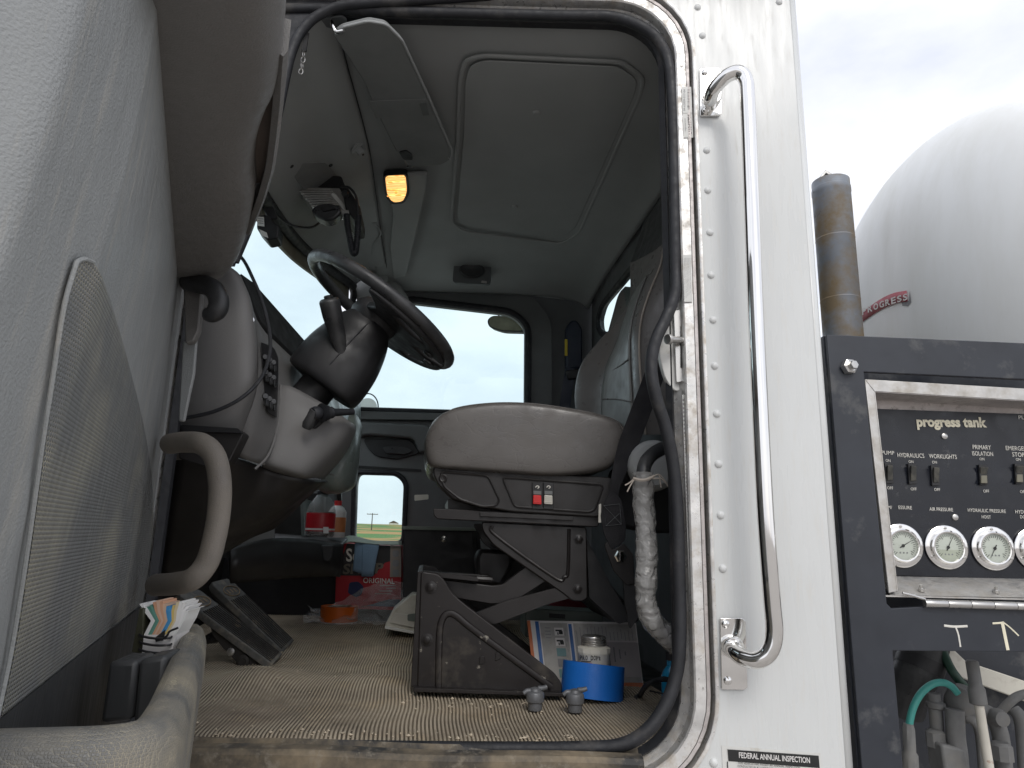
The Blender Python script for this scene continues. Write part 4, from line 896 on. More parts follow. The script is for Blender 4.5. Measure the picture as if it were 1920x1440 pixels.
# ================================================================ WRAPPED HOSE AND DUCT
dt = thing('round_air_duct','round grey duct housing with a bent black hose beside the seat','duct',Uy(1222,925,.34))
lathe('housing', [(.0,-.02),(.05,-.018),(.058,-.01),(.062,0),(.062,.05)], Uy(1226,872,.33), (0.1,1,0), 'liner', dt, seg=32)
tube('hose', [Uy(1206,905,.14),Uy(1207,880,.15),Uy(1214,862,.17),Uy(1232,846,.2),Uy(1258,836,.22),Uy(1290,834,.22)], .0155, 'black_soft', dt, seg=14)
def sleeve_mat():
    m=bpy.data.materials.new('crinkled_clear_sleeve'); m.use_nodes=True; nt=m.node_tree; L=nt.links; b=nt.nodes['Principled BSDF']
    b.inputs['Base Color'].default_value=(.5,.49,.47,1); b.inputs['Roughness'].default_value=.08; b.inputs['Alpha'].default_value=.46; b.inputs['Coat Weight'].default_value=.6; b.inputs['Coat Roughness'].default_value=.05
    t=_n(nt,'ShaderNodeTexCoord'); v=_n(nt,'ShaderNodeTexNoise',i_Scale=38,i_Detail=2,i_Distortion=1.5); L.new(t.outputs['Object'],v.inputs['Vector'])
    bp=_n(nt,'ShaderNodeBump',i_Strength=.9,i_Distance=.012); L.new(v.outputs['Fac'],bp.inputs['Height']); L.new(bp.outputs[0],b.inputs['Normal']); return m
MT['sleeve']=sleeve_mat()
hs = thing('wrapped_hose','thick hose wrapped in crinkled clear plastic sleeve beside the door pillar','hose',Uy(1230,1190,.12))
path=[Uy(x,y,Y) for x,y,Y in ((1206,886,.13),(1206,920,.13),(1208,960,.13),(1211,1010,.12),(1212,1060,.115),(1211,1100,.11),(1213,1135,.11),(1226,1165,.11),(1246,1188,.12),(1270,1210,.12))]
tube('core_hose', path, .0165, 'wall', hs, seg=12)
sl=tube('plastic_sleeve', path, .0215, 'sleeve', hs, n=14, seg=28, caps=False)
for v in sl.data.vertices:
    d=noise.noise(v.co*34)*.0042+noise.noise(v.co*80+V((3,1,2)))*.0022+abs(noise.noise(V((v.co.x*20,v.co.y*20,v.co.z*65))))*.0035
    v.co+=v.normal*d
tube('sleeve_tie', [Uy(1188,897,.105),Uy(1200,900,.098),Uy(1213,899,.098),Uy(1226,893,.11)], .0035, 'thread', hs, seg=6)
for k,(pts_) in enumerate((((1190,896),(1182,904),(1172,910)),((1188,900),(1180,914),(1176,922)),((1224,894),(1236,890),(1250,906)),((1224,897),(1242,899),(1256,916)),((1236,890),(1238,905),(1240,914)))):
    tube('frayed_end', [Uy(x,y,.105) for x,y in pts_], .0016, 'thread', hs, seg=5)

# ================================================================ FLOOR MAT, GRIT
mu0,mu1,my0,my1=-.98,.47,.052,1.72; NR=178; NU=NR*4; NV=56
def mat_h(u,Y):
    h=.004*noise.noise(V((u*3,Y*3,5)))+.003*noise.noise(V((u*8,Y*8,1)))
    h+=.035*math.exp(-((u+.58)/.09)**2-((Y-.52)/.12)**2)+.012*math.exp(-((u+.30)/.12)**2-((Y-.55)/.10)**2)
    h+=.03*max(0,min(1,(Y-.9)/.5))
    if Y<.09: h-=.012*((.09-Y)/.04)**2
    return h
def mat_pt(u,Y,rib=0): return V((u-.113*Y+.012*noise.noise(V((u*3,Y*4,9))),Y,FLOOR+mat_h(u,Y)+rib))
vs=[]; fs=[]
for j in range(NV+1):
    Y=my0+(my1-my0)*(j/NV)**1.25
    for i in range(NU+1):
        u=mu0+(mu1-mu0)*i/NU; Yc=Y
        vs.append(mat_pt(u,Yc,(.0014,.0020,.0014,-.0030)[i%4]))
for j in range(NV):
    for i in range(NU): a=j*(NU+1)+i; fs.append([a,a+1,a+NU+2,a+NU+1])
mo_=mk('floor_mat', vs, fs, 'floormat', recalc=False, ang=30, mats=['floormat','matgroove'], fmat=[1 if (k%NU)%4>=2 else 0 for k in range(len(fs))]); tag(mo_,'dirty ribbed rubber mat covering the cab floor','floor mat')
cr_=[]
for k in range(260):
    r_=random.random()
    if r_<.55: u,Y=random.uniform(-.62,.3),abs(random.gauss(.07,.02))+.01
    elif r_<.75: u,Y=random.uniform(-.22,.12),random.gauss(.34,.04)
    else: u,Y=random.uniform(-.7,.3),random.uniform(.06,.9)
    s=random.choice([.0015,.002,.0025,.003,.0045]) if k>8 else random.uniform(.004,.007)
    c=mat_pt(u,Y,.003); q=[V((random.uniform(.6,1.3)*s,0,0)),V((0,random.uniform(.6,1.3)*s,0)),V((0,0,random.uniform(.5,1)*s))]
    cr_.append(([c+q[0],c+q[1],c-q[0],c-q[1],c+q[2],c-q[2]],[[0,1,4],[1,2,4],[2,3,4],[3,0,4],[1,0,5],[2,1,5],[3,2,5],[0,3,5]]))
tag(multi('floor_grit', cr_, 'crumb', smooth=False),'pale dried mud crumbs scattered over the rubber mat','grit',kind='stuff')

# ================================================================ PEDALS
def pedal(nm,lab,TL,TR,BR_,BL,extra):
    P=thing(nm,lab,'pedal',(BR_+BL)*.5); dn=((TR-TL).cross(BL-TL)).normalized()
    if dn.z>0: dn=-dn
    prism('pad',[TL.lerp(TR,.12),TL.lerp(TR,.88),TR.lerp(BR_,.06),BR_,BL,TL.lerp(BL,.05)],dn*.022,M('dusty_pedal_rubber',(.11,.11,.105),.7,var=.25,vs=30,dirt=((.28,.25,.20),.38,22,.14)),P,bevel=.003)
    rid=[]
    for k in range(9):
        t=(k+.7)/9.4; a=TL.lerp(TR,t).lerp(BL.lerp(BR_,t),.27); b=TL.lerp(TR,t).lerp(BL.lerp(BR_,t),.97); rid.append(boxg((a+b)*.5-dn*.0008,b-a,(TR-TL)*.035,dn*.0024))
    multi('tread_ridges',rid,'pedalsteel',P)
    c=TL.lerp(TR,.5).lerp(BL.lerp(BR_,.5),.17); ex=(TR-TL)*.36; ey=(BL-TL).normalized()*.022
    o_=[c-dn*.001+ex*math.cos(a)+ey*math.sin(a) for a in [2*math.pi*i/20 for i in range(20)]]
    sweep('oval_emblem',o_,circ(.0016,6),'cardcore',P,closed=True,interp=False)
    text('TREAD'[:0]+'III',c-ex*.55-ey*.4-dn*.0005,c+ex*.55-ey*.4-dn*.0005,c-ex*.55+ey*.4-dn*.0005,'cardcore',P,name='emblem_marks',nrm=-dn)
    return P,dn
pn,dn=pedal('accelerator_pedal','worn rubber treadle pedal nearest the door on a muddy bracket',Uy(330,1112,.74),Uy(368,1100,.85),Uy(530,1226,.85),Uy(512,1246,.74),0)
prism('side_rail', [Uy(345,1128,.745),Uy(400,1165,.745),Uy(505,1242,.745),Uy(488,1243,.745),Uy(395,1178,.745)], EY*.02, 'pedalsteel', pn, bevel=.002)
prism('bracket', pp([(392,1165),(425,1180),(470,1212),(505,1240),(470,1248),(448,1246),(418,1215),(398,1190)],.755,4), EY*.03, 'pedalsteel', pn, bevel=.003)
lathe('bracket_bolt', [(.011,0),(.011,.004),(.006,.006),(0,.006)], Uy(433,1222,.754), (0,-1,0), 'steel', pn, seg=14)
lathe('pivot_nut', [(.019,0),(.019,.006),(.011,.008),(.011,.014),(0,.014)], Uy(456,1240,.752), (0,-1,0), 'pedalsteel', pn, seg=16)
prism('hinge_ear', pp([(372,1200),(395,1185),(412,1192),(408,1206),(385,1208)],.78,4), EY*.01, 'pedalsteel', pn, bevel=.002)
lathe('hinge_eye', [(.012,0),(.012,.006),(.007,.007),(.006,.002),(0,.002)], Uy(397,1194,.778), (0,-1,0), 'black', pn, seg=14)
pf,dn=pedal('brake_pedal','worn rubber treadle pedal standing further in beside the dark tray',Uy(394,1092,.96),Uy(430,1083,1.08),Uy(552,1200,1.08),Uy(531,1222,.96),0)
prism('side_rail', [Uy(396,1100,.965),Uy(460,1155,.965),Uy(530,1222,.965),Uy(520,1224,.965),Uy(440,1165,.965),Uy(392,1112,.965)], EY*.02, 'pedalsteel', pf, bevel=.002)
prism('post', pp([(428,1140),(436,1138),(470,1178),(468,1190),(430,1155)],1.0,1), EY*.03, 'ptrim', pf, bevel=.002)

# ================================================================ LOOSE THINGS ON THE FLOOR
bx = thing('black_storage_box','black metal box with a grey lid edge standing behind the driver seat base','box',Uy(830,1090,1.32))
prism('body', pp([(757,992),(900,996),(905,1120),(755,1120)],1.30,2), EY*.3, 'darkbox', bx, bevel=.004)
prism('lid', pp([(754,986),(902,990),(902,996),(754,993)],1.29,1), EY*.32, 'boxtop', bx, bevel=.002)
lathe('rivet', [(.012,0),(.011,.004),(.005,.007),(0,.007)], Uy(832,1011,1.30), (0,-1,0), 'steel', bx, seg=14)
prism('hasp', pp([(886,998),(894,998),(894,1030),(886,1030)],1.296,1), EY*.01, 'black', bx, bevel=.001)
prism('dark_backing_sheet', pp([(330,1040),(632,1060),(632,1160),(560,1170),(330,1170)],1.70,2), EY*.02, 'darkbox', cab)  # dark sheet added to stand in for the gloom behind the pedals
step_=prism('raised_floor', [Uy(622,1140,1.57),Uy(790,1146,1.57),V((-.2,1.86,1.415)),V((-.85,1.86,1.415))], (0,0,-.06), 'dash_dark', cab)
ct = thing('towel_carton','black and red printed shop towel carton standing under the peep window','carton',Uy(690,1140,1.5))
YK=1.58
cbody=prism('box', pp([(632,1018),(752,1024),(752,1146),(628,1140)],YK,1), EY*.22, 'redcard', ct, bevel=.002)
prism('black_print', pp([(651,1019),(732,1023),(732,1052),(722,1055),(700,1080),(636,1079),(640,1048)],YK-.0015), EY*.001, 'blackcard', ct)
prism('side_print', pp([(732,1022),(752,1024),(752,1082),(731,1082)],YK-.0018), EY*.001, M('grey_print_panel',(.30,.26,.23),.7), ct)
for k in range(3): prism('seal_mark', pp([(736,1032+18*k),(748,1032+18*k),(748,1044+18*k),(736,1044+18*k)],YK-.003,4), EY*.0008, 'ink_grey', ct)
text('Sc',Uy(649,1028,YK-.003),Uy(672,1029,YK-.003),Uy(649,1053,YK-.003),'ink_white',ct,nrm=V((0,-1,0)),bold=.02)
text('SHOP',Uy(645,1057,YK-.003),Uy(720,1055,YK-.003),Uy(642,1077,YK-.003),M('gold_print',(.16,.14,.11),.6),ct,nrm=V((0,-1,0)),bold=.03)
text('ORIGINAL',Uy(681,1083,YK-.003),Uy(740,1085,YK-.003),Uy(681,1093,YK-.003),'sticker',ct,nrm=V((0,-1,0)),bold=.015)
for k,(x0,x1) in enumerate(((712,742),(724,742),(710,735),(703,733))): prism('print_line', pp([(x0,1097+5*k),(x1,1097+5*k),(x1,1099+5*k),(x0,1099+5*k)],YK-.003), EY*.0006, M('pale_red_print',(.42,.25,.23),.7), ct)
prism('blue_print', pp([(655,1092),(672,1090),(682,1100),(678,1115),(668,1120),(652,1112)],YK-.003,4), EY*.0008, M('navy_print',(.02,.03,.10),.6), ct)
prism('grey_swoosh', pp([(686,1136),(728,1124),(750,1124),(750,1138)],YK-.003), EY*.0008, M('blue_grey_print',(.10,.12,.18),.6), ct)
loft('towel_fringe', [[Uy(622,1020,YK-.02),Uy(655,1004,YK),Uy(700,1013,YK-.02),Uy(753,1014,YK-.01)],[Uy(625,1026,YK-.035),Uy(656,1016,YK-.03),Uy(700,1020,YK-.03),Uy(754,1022,YK-.02)]], M('pale_towel_edge',(.42,.50,.45),.9), ct, solid=.003)
tw = thing('shop_towel','pale blue paper towel pulled from the carton and hanging down its front','towel',Uy(688,1080,1.47))
loft('sheet', [[Uy(668,1013,YK+.02),Uy(688,1011,YK+.02),Uy(711,1016,YK+.02)],[Uy(666,1016,YK-.012),Uy(688,1014,YK-.015),Uy(711,1019,YK-.012)],[Uy(664,1040,YK-.016),Uy(682,1040,YK-.022),Uy(707,1042,YK-.016)],[Uy(661,1070,YK-.014),Uy(679,1076,YK-.02),Uy(700,1080,YK-.014)]], 'towel', tw, solid=.002)
loft('folded_layer', [[Uy(680,1014,YK-.018),Uy(696,1015,YK-.02),Uy(711,1019,YK-.018)],[Uy(679,1032,YK-.026),Uy(694,1030,YK-.028),Uy(709,1034,YK-.024)],[Uy(678,1081,YK-.022),Uy(688,1081,YK-.025),Uy(698,1081,YK-.022)]], 'towel', tw, solid=.002)

def lib(nm,prof,c,mat,par,**k): return lathe(nm,prof,c,(0,0,1),mat,par,**k)
bc=Uy(599,1006,1.12); zb=bc.z
_bm=M('clear_bottle_plastic',(.55,.56,.55),.12,var=.05); _bm.node_tree.nodes['Principled BSDF'].inputs['Alpha'].default_value=.35
bt = thing('drink_bottle','clear plastic bottle with red label and black cap on the under dash tray','bottle',bc)
hb_=Uy(605,920,1.12).z-zb
lib('bottle_body',[(.046,0),(.05,.006),(.05,.09),(.047,.10),(.043,.112),(.030,.13),(.018,.147),(.016,hb_-.02)],bc,_bm,bt,seg=28,cap=False)
lib('label',[(.0506,.018),(.0508,.019),(.0508,.080),(.0506,.081)],bc,'bottle_red',bt,seg=28,cap=False)
lib('label_band',[(.0512,.022),(.0512,.028)],bc,'paper',bt,seg=28,cap=False)
lib('drink',[(.04,.003),(.047,.008),(.047,.085),(0,.085)],bc,M('dark_drink',(.10,.04,.03),.3),bt,seg=20)
lib('cap',[(.019,hb_-.022),(.0195,hb_-.02),(.0195,hb_-.002),(.017,hb_),(0,hb_)],bc,'black',bt,seg=24)
prism('label_square',[Uy(606,988,1.062),Uy(616,988,1.063),Uy(616,1000,1.063),Uy(606,1000,1.062)],(0,.001,0),'paper',bt)
b2=Uy(629,1008,1.26); w2 = thing('white_bottle','white plastic bottle with orange label edge half hidden behind the drink bottle','bottle',b2)
h2=Uy(629,948,1.26).z-b2.z
lib('body',[(.030,0),(.033,.004),(.033,h2*.8),(.024,h2*.93),(.014,h2),(0,h2)],b2,'paper',w2,seg=24)
lib('label',[(.0335,.02),(.0336,.021),(.0336,h2*.62),(.0335,h2*.63)],b2,M('orange_label',(.6,.22,.08),.5),w2,seg=24)
lib('cap',[(.014,h2-.002),(.014,h2+.018),(0,h2+.018)],b2,'red',w2,seg=16)

def ringroll(nm,c,ro,ri,h,mo,mc,par,tilt=(0,0,1)):
    lathe('tape_layer',[(ri+.006,0),(ro,0),(ro,h),(ri+.006,h)],c,tilt,mo,par,seg=40,cap=False)
    lathe('core',[(ri,0.001),(ri,h-.001),(ri+.006,h-.001),(ri+.006,.001),(ri,.001)],c,tilt,mc,par,seg=40,cap=False)
oc=Uz(627,1168,FLOOR+.034); d_=(oc-CAM).y; orr=33.5*d_/1280.
ot = thing('orange_tape_roll','roll of orange tape lying flat on the mat','tape roll',oc)
ringroll('r',oc+V((0,orr*.95,0)),orr,orr*.6,26*d_/1280.,'orangetape','cardcore',ot)
lathe('paper_liner',[(orr*.5,-.004),(orr*1.02,-.004),(orr*1.02,-.001),(orr*.5,-.001)],oc+V((0,orr*.95,0)),(0,0,1),'paper',ot,seg=40,cap=False)
tc_=Uz(1116,1320,FLOOR+.004); d_=tc_.y-CAM.y; br=55.5*d_/1280.
tcn=tc_+V((0,br*.98,0)); tilt=V((.09,.15,1)).normalized()
tb = thing('blue_tape_roll','wide roll of blue tape lying on the mat in front of the seat base','tape roll',tcn)
ringroll('r',tcn+V((0,0,-.002)),br*1.02,br*.66,.078,'bluetape','cardcore',tb,tilt)
jr_=Uy(1113,1262,tcn.y); jc=V((jr_.x,tcn.y,FLOOR+.006)); jw=29*(jc.y+1.35)/1280.
jt=Uy(1111,1192,tcn.y).z-jc.z
pj = thing('pipe_dope_jar','white jar with grey screw cap and printed label standing inside the blue tape roll','jar',jc)
zsh=Uy(1113,1212,tcn.y).z-jc.z; zs2=Uy(1113,1224,tcn.y).z-jc.z
lib('body',[(jw*.92,0),(jw*.95,.003),(jw*.95,zs2-.003),(jw*.99,zs2)],jc,'jar',pj,seg=32)
lib('shoulder',[(jw*.99,zs2),(jw*1.02,zs2+.003),(jw*1.02,zsh-.002),(jw*.8,zsh+.001),(jw*.7,zsh+.003),(0,zsh+.003)],jc,'jar',pj,seg=12,ang=15)
cpf=[(jw*.74,zsh+.001)]
for k in range(4): h=zsh+.002+k*(jt-zsh-.004)/4; g=(jt-zsh-.004)/4; cpf+=[(jw*.74,h),(jw*.77,h+g*.3),(jw*.77,h+g*.7),(jw*.72,h+g)]
cpf+=[(jw*.70,jt),(0,jt)]
lib('cap',cpf,jc,'greypipe' if 0 else 'steel',pj,seg=32)
def jarp(x,y):
    p=Uy(x,y,jc.y); dx=max(-.98,min(.98,(p.x-jc.x)/(jw*.955))); q=Uy(x,y,jc.y-jw*.955*math.sqrt(1-dx*dx)); return q
def jtext(s,x0,x1,y0,y1,mat,bold=0):
    n=len(s); w=(x1-x0)/n
    for i,ch in enumerate(s):
        if ch==' ': continue
        xa=x0+i*w; xb=xa+w*.86; a,b,c=jarp(xa,y0),jarp(xb,y0),jarp(xa,y1); text(ch,a,b,c,mat,pj,bold=bold,thick=.0015,nrm=V((a.x-jc.x,a.y-jc.y,0)))
jtext('PRO DOPE',1088,1128,1229,1238,'ink_black',.02)
for k,(x0,x1,mt) in enumerate(((1089,1108,'ink_black'),(1089,1110,'ink_red'),(1090,1118,'ink_black'),(1093,1106,'ink_black'))):
    a=[jarp(x0+(x1-x0)*i/4,1240.5+3.6*k) for i in range(5)]; tube('print_line',a,.0009,mt,pj,n=2,seg=5)
for q,mt in (([(1094,1250),(1107,1250),(1107,1262),(1094,1262)],'ink_grey'),([(1113,1252),(1120,1250),(1122,1256),(1116,1260)],'ink_red'),([(1128,1256),(1132,1248),(1136,1250),(1137,1262),(1122,1262)],'ink_black')):
    prism('print_block',[jarp(x,y)+V((0,-.0006,0)) for x,y in q],(0,.0005,0),mt,pj)
# winged plugs
for k,(x,y,ang,lab) in enumerate(((1003,1331,12,'grey winged pipe plug, the one nearer the seat base corner'),(1078,1334,8,'grey winged pipe plug touching the blue tape roll'))):
    c=Uz(x,y,FLOOR+.004); s=(c.y+1.35)/1280.; w_=thing('winged_plug',lab,'plug',c,group='winged plugs on the mat')
    lathe('body',[(12*s,0),(12.5*s,2*s),(12.5*s,12*s),(15.5*s,14*s),(16*s,16*s),(16*s,27*s),(14*s,30*s),(11*s,31*s),(9*s,35*s),(4*s,37*s),(0,37.5*s)],c,(0,0,1),'greyplug',w_,seg=24)
    for sg in (-1,1):
        d=V((math.cos(R(ang)),math.sin(R(ang)),0))*sg; z=30*s if sg<0 else 34*s
        tube('wing',[c+V((0,0,z))+d*5*s,c+V((0,0,z+1*s))+d*14*s,c+V((0,0,z-(3*s if sg<0 else -3*s)))+d*21*s],5*s,'greyplug',w_,seg=10,scale=lambda t:1-.25*t)
# brochures, laminated, leaning behind the jar
YB=.60
br_ = thing('leaning_brochures','white laminated instruction sheets with blue stripes leaning behind the jar','brochure',Uy(1100,1292,YB))
PQ=[(988,1163),(1192,1167),(1207,1292),(1003,1290)]
A,B,C,D=[Uy(x,y,YB+(.05 if i<2 else 0)) for i,(x,y) in enumerate(PQ)]
def PB(u,v,o=0): return A.lerp(B,u).lerp(D.lerp(C,u),v)+V((0,-.001-o*1.6,-.0003))
mk('sheet',[PB(0,0),PB(1,0),PB(1,1),PB(0,1)],[[0,1,2,3]],'paper',br_,smooth=False,solid=.0005)
def pr(nm,u0,v0,u1,v1,mat,o=.002): return mk(nm,[PB(u0,v0,o),PB(u1,v0,o),PB(u1,v1,o),PB(u0,v1,o)],[[0,1,2,3]],mat,br_,smooth=False)
MT['blueink']=M('blue_print',(.03,.12,.35),.6); MT['orangeink']=M('orange_print',(.55,.15,.05),.6); MT['greypaper']=M('grey_paper',(.42,.41,.39),.8,var=.1,vs=20,dirt=((.3,.27,.23),.34,30,.15)); MT['tealink']=M('teal_print',(.12,.24,.25),.6)
pr('border_print',0,0,.03,.6,'orangeink'); pr('stripe_print',.072,.01,.105,.75,'blueink'); pr('stripe_print',.375,.04,.405,.9,'blueink')
pr('tint_print',.115,.03,.365,1,'greypaper',.0015); pr('tint_print',.42,.03,.99,1,'greypaper',.0015)
for k in range(5): pr('picture_print',.24,.10+.155*k,.325,.22+.155*k,('paper','paper','tealink','ink_grey','tealink')[k],.0025)
for k in range(2): 
    pr('tool_print',.25,.13+.155*k,.31,.155+.155*k,'ink_black',.003); pr('tool_print',.28,.15+.155*k,.315,.20+.155*k,'ink_black',.003); pr('tool_print',.265,.17+.155*k,.275,.21+.155*k,'ink_black',.003)
for k in range(4): pr('symbol_print',.155,.10+.05*k,.155+.05,.112+.05*k,'ink_grey',.0025)
for k in range(16):
    u=.44+.034*k; v0=.06+.1*random.random(); v1=v0+.12+.35*random.random(); pr('text_print',u,v0,u+.006,v1,'ink_grey',.0025)
for k in range(9): u=.345; pr('text_print',u-.01*(k%2),.1+.08*k,u+.004-.01*(k%2),.15+.08*k,'ink_grey',.0025)
pr('note_sheet',.62,.28,.99,.82,M('pinkish_paper',(.50,.46,.46),.8,var=.06,vs=20),.003)
for k in range(5): pr('text_print',.66+.05*k,.32+.03*k,.672+.05*k,.7-.05*k,'ink_grey',.004)
pr('footer_print',.80,.90,.995,.97,'orangeink',.003)
loft('clear_cover',[[PB(.97,.3,.006),PB(1.02,.33,.006),PB(1.03,.5,.006),PB(1.01,.7,.006),PB(1.03,.95,.006)],[PB(.6,.3,.006),PB(.6,.33,.006),PB(.6,.5,.006),PB(.6,.7,.006),PB(.6,.95,.006)]],'clear',br_)
dbx = thing('grey_document_case','grey green case lying behind the brochures under the seat','case',Uy(1040,1190,.8))
prism('shell', pp([(985,1140),(1130,1148),(1132,1200),(985,1195)],.80,4), EY*.12, 'boxtop', dbx, bevel=.006)
prism('latch', pp([(1030,1150),(1060,1152),(1060,1160),(1030,1158)],.795,1), EY*.006, 'black', dbx, bevel=.001)
rg = thing('red_cloth','dark red cloth bundled under the rear of the driver seat','cloth',Uy(1060,1150,.95))
loft('fold', [[Uy(1000,1152,.95),Uy(1040,1128,.93),Uy(1080,1118,.95),Uy(1125,1130,.95)],[Uy(1000,1160,.93),Uy(1040,1148,.90),Uy(1085,1146,.91),Uy(1128,1150,.93)]], 'redbag', rg, solid=.02)
bb = thing('blue_spray_bottle','translucent blue bottle standing at the foot of the wrapped hose','bottle',Uy(1222,1275,.42))
c=Uz(1220,1278,FLOOR); lib('body',[(.022,0),(.024,.004),(.024,.06),(.018,.075),(.010,.085),(.010,.10),(0,.10)],V((c.x,.42,FLOOR)),M('blue_fluid_plastic',(.02,.28,.50),.2,var=.1),bb,seg=20)
lib('cap',[(.012,.098),(.012,.115),(0,.115)],V((c.x,.42,FLOOR)),'black',bb,seg=14)
wc = thing('floor_cable','black cable bending up from the mat beside the door pillar','cable',Uz(1200,1305,FLOOR))
tube('cable',[Uz(1193,1308,FLOOR+.004),Uz(1200,1303,FLOOR+.008),Uy(1212,1285,.33),Uy(1235,1274,.33),Uy(1262,1275,.33)],.006,'rubber',wc,seg=8)
tube('wire',[Uy(1218,1295,.33),Uy(1240,1300,.33),Uy(1265,1302,.33)],.002,'rubber',wc,seg=6)
# off-white device and the clear bag
dv = thing('white_plastic_device','off white plastic device lying tilted on the mat beside the seat base','device',Uy(755,1180,1.2))
prism('case', pp([(722,1172),(736,1145),(772,1114),(800,1116),(800,1188),(790,1190),(726,1178)],1.20,3), EY*.16, 'offwhite', dv, bevel=.006)
prism('front_cover', pp([(730,1168),(741,1149),(800,1158),(800,1182)],1.193,2), EY*.006, 'ivory', dv, bevel=.002)
prism('window', pp([(764,1152),(780,1150),(788,1160),(788,1166),(764,1164)],1.189,3), EY*.004, 'boxtop', dv, bevel=.001)
prism('base_edge', pp([(722,1174),(800,1189),(800,1193),(722,1179)],1.187,1), EY*.17, 'sticker', dv, bevel=.001)
bg_ = thing('clear_plastic_bag','crumpled clear plastic bag lying across the mat in front of the carton','bag',Uy(680,1165,1.35))
N_=44; vs=[];fs=[]
for j in range(N_+1):
    for i in range(N_+1):
        u,v=i/N_,j/N_; x=575+185*u+8*math.sin(v*7); 
        top=1118+22*math.sin(u*5.5+.8)-(28*max(0,(u-.75)/.25)); y=top+(1172-top)*v; Y=1.55-.13*v+.03*noise.noise(V((u*7,v*7,1)))+.006*noise.noise(V((u*14,v*14,4)))
        vs.append(Uy(x,y,Y)+V((0,0,.02*noise.noise(V((u*9,v*9,7)))+.004*noise.noise(V((u*16,v*16,3))))))
for j in range(N_):
    for i in range(N_): a=j*(N_+1)+i; fs.append([a,a+1,a+N_+2,a+N_+1])
_fm=bpy.data.materials.new('crumpled_clear_film'); _fm.use_nodes=True; _b=_fm.node_tree.nodes['Principled BSDF']; _b.inputs['Base Color'].default_value=(.7,.72,.72,1); _b.inputs['Roughness'].default_value=.14; _b.inputs['Alpha'].default_value=.26
_t=_n(_fm.node_tree,'ShaderNodeTexCoord'); _z=_n(_fm.node_tree,'ShaderNodeTexNoise',i_Scale=16,i_Detail=1,i_Distortion=1.5); _p=_n(_fm.node_tree,'ShaderNodeBump',i_Strength=.8,i_Distance=.01); _fm.node_tree.links.new(_t.outputs['Object'],_z.inputs['Vector']); _fm.node_tree.links.new(_z.outputs['Fac'],_p.inputs['Height']); _fm.node_tree.links.new(_p.outputs[0],_b.inputs['Normal'])
mk('film', vs, fs, _fm, bg_, ang=70)

# ================================================================ OPEN DRIVER DOOR
DA=R(21.); DD=V((math.sin(DA),-math.cos(DA),0)); DN=V((math.cos(DA),math.sin(DA),0)); DC=-.643
DH=V((DC/DN.x,0,0))
def DPt(t,z,off): return DH+DD*t+DN*off+V((0,0,z))
def smooth(x): x=max(0,min(1,x)); return x*x*(3-2*x)
TF=1.015
def doff(t,z):
    o=smooth((z-1.55)/.6)*(-.004+.052*min(t,.9))
    if t>.9: o-=.16*(t-.9)
    if t>TF: o-=.75*(t-TF)*smooth((t-TF)/.04)
    return o
def Dray(x,y,off): return Up(x,y,DH+DN*off,DN)
def DS(x,y,ex=0):
    d=ray(x,y).normalized()
    def g(s): p=CAM+d*s; q=p-DH; return q.dot(DN)-doff(q.dot(DD),p.z)-ex
    s=.15
    while s<3 and g(s)>0: s+=.01
    a,b=s-.01,s
    for _ in range(20):
        m=(a+b)/2
        if g(m)>0: a=m
        else: b=m
    return CAM+d*a
dr = thing('driver_door','open grey moulded driver door with honeycomb panel, armrest and map pocket','door',DPt(.5,1.25,-.05))
rows=[]
for i in range(45):
    z=1.22+(2.75-1.22)*i/44
    rows.append([DPt(t,z,doff(t,z)) for t in [-.02+1.15*j/180 for j in range(181)]])
vs=[p for r in rows for p in r]; fs=[[i*181+j,i*181+j+1,(i+1)*181+j+1,(i+1)*181+j] for i in range(44) for j in range(180)]
mk('inner_panel', vs, fs, 'doorgrey', dr, ang=50)
prism('outer_skin', [DPt(-.02,1.2,-.12),DPt(1.13,1.2,-.19),DPt(1.13,2.78,-.19),DPt(-.02,2.78,-.12)], DN*-.02, 'white', dr, bevel=.004)
prism('edge_panel', [DPt(1.128,1.2,doff(1.128,1.2)),DPt(1.132,1.2,-.19),DPt(1.132,2.78,-.19),DPt(1.128,2.78,doff(1.128,2.7))], DD*.004, 'white', dr)
prism('hinge_edge', [DPt(-.02,1.2,.0),DPt(-.02,1.2,-.12),DPt(-.02,2.7,-.12),DPt(-.02,2.7,.0)], DD*.004, 'doorgrey', dr)
tube('window_channel', [DPt(1.1295,z,doff(1.13,z)+.002) for z in (1.3,1.8,2.2,2.7)], .006, 'rubber', dr, seg=8)
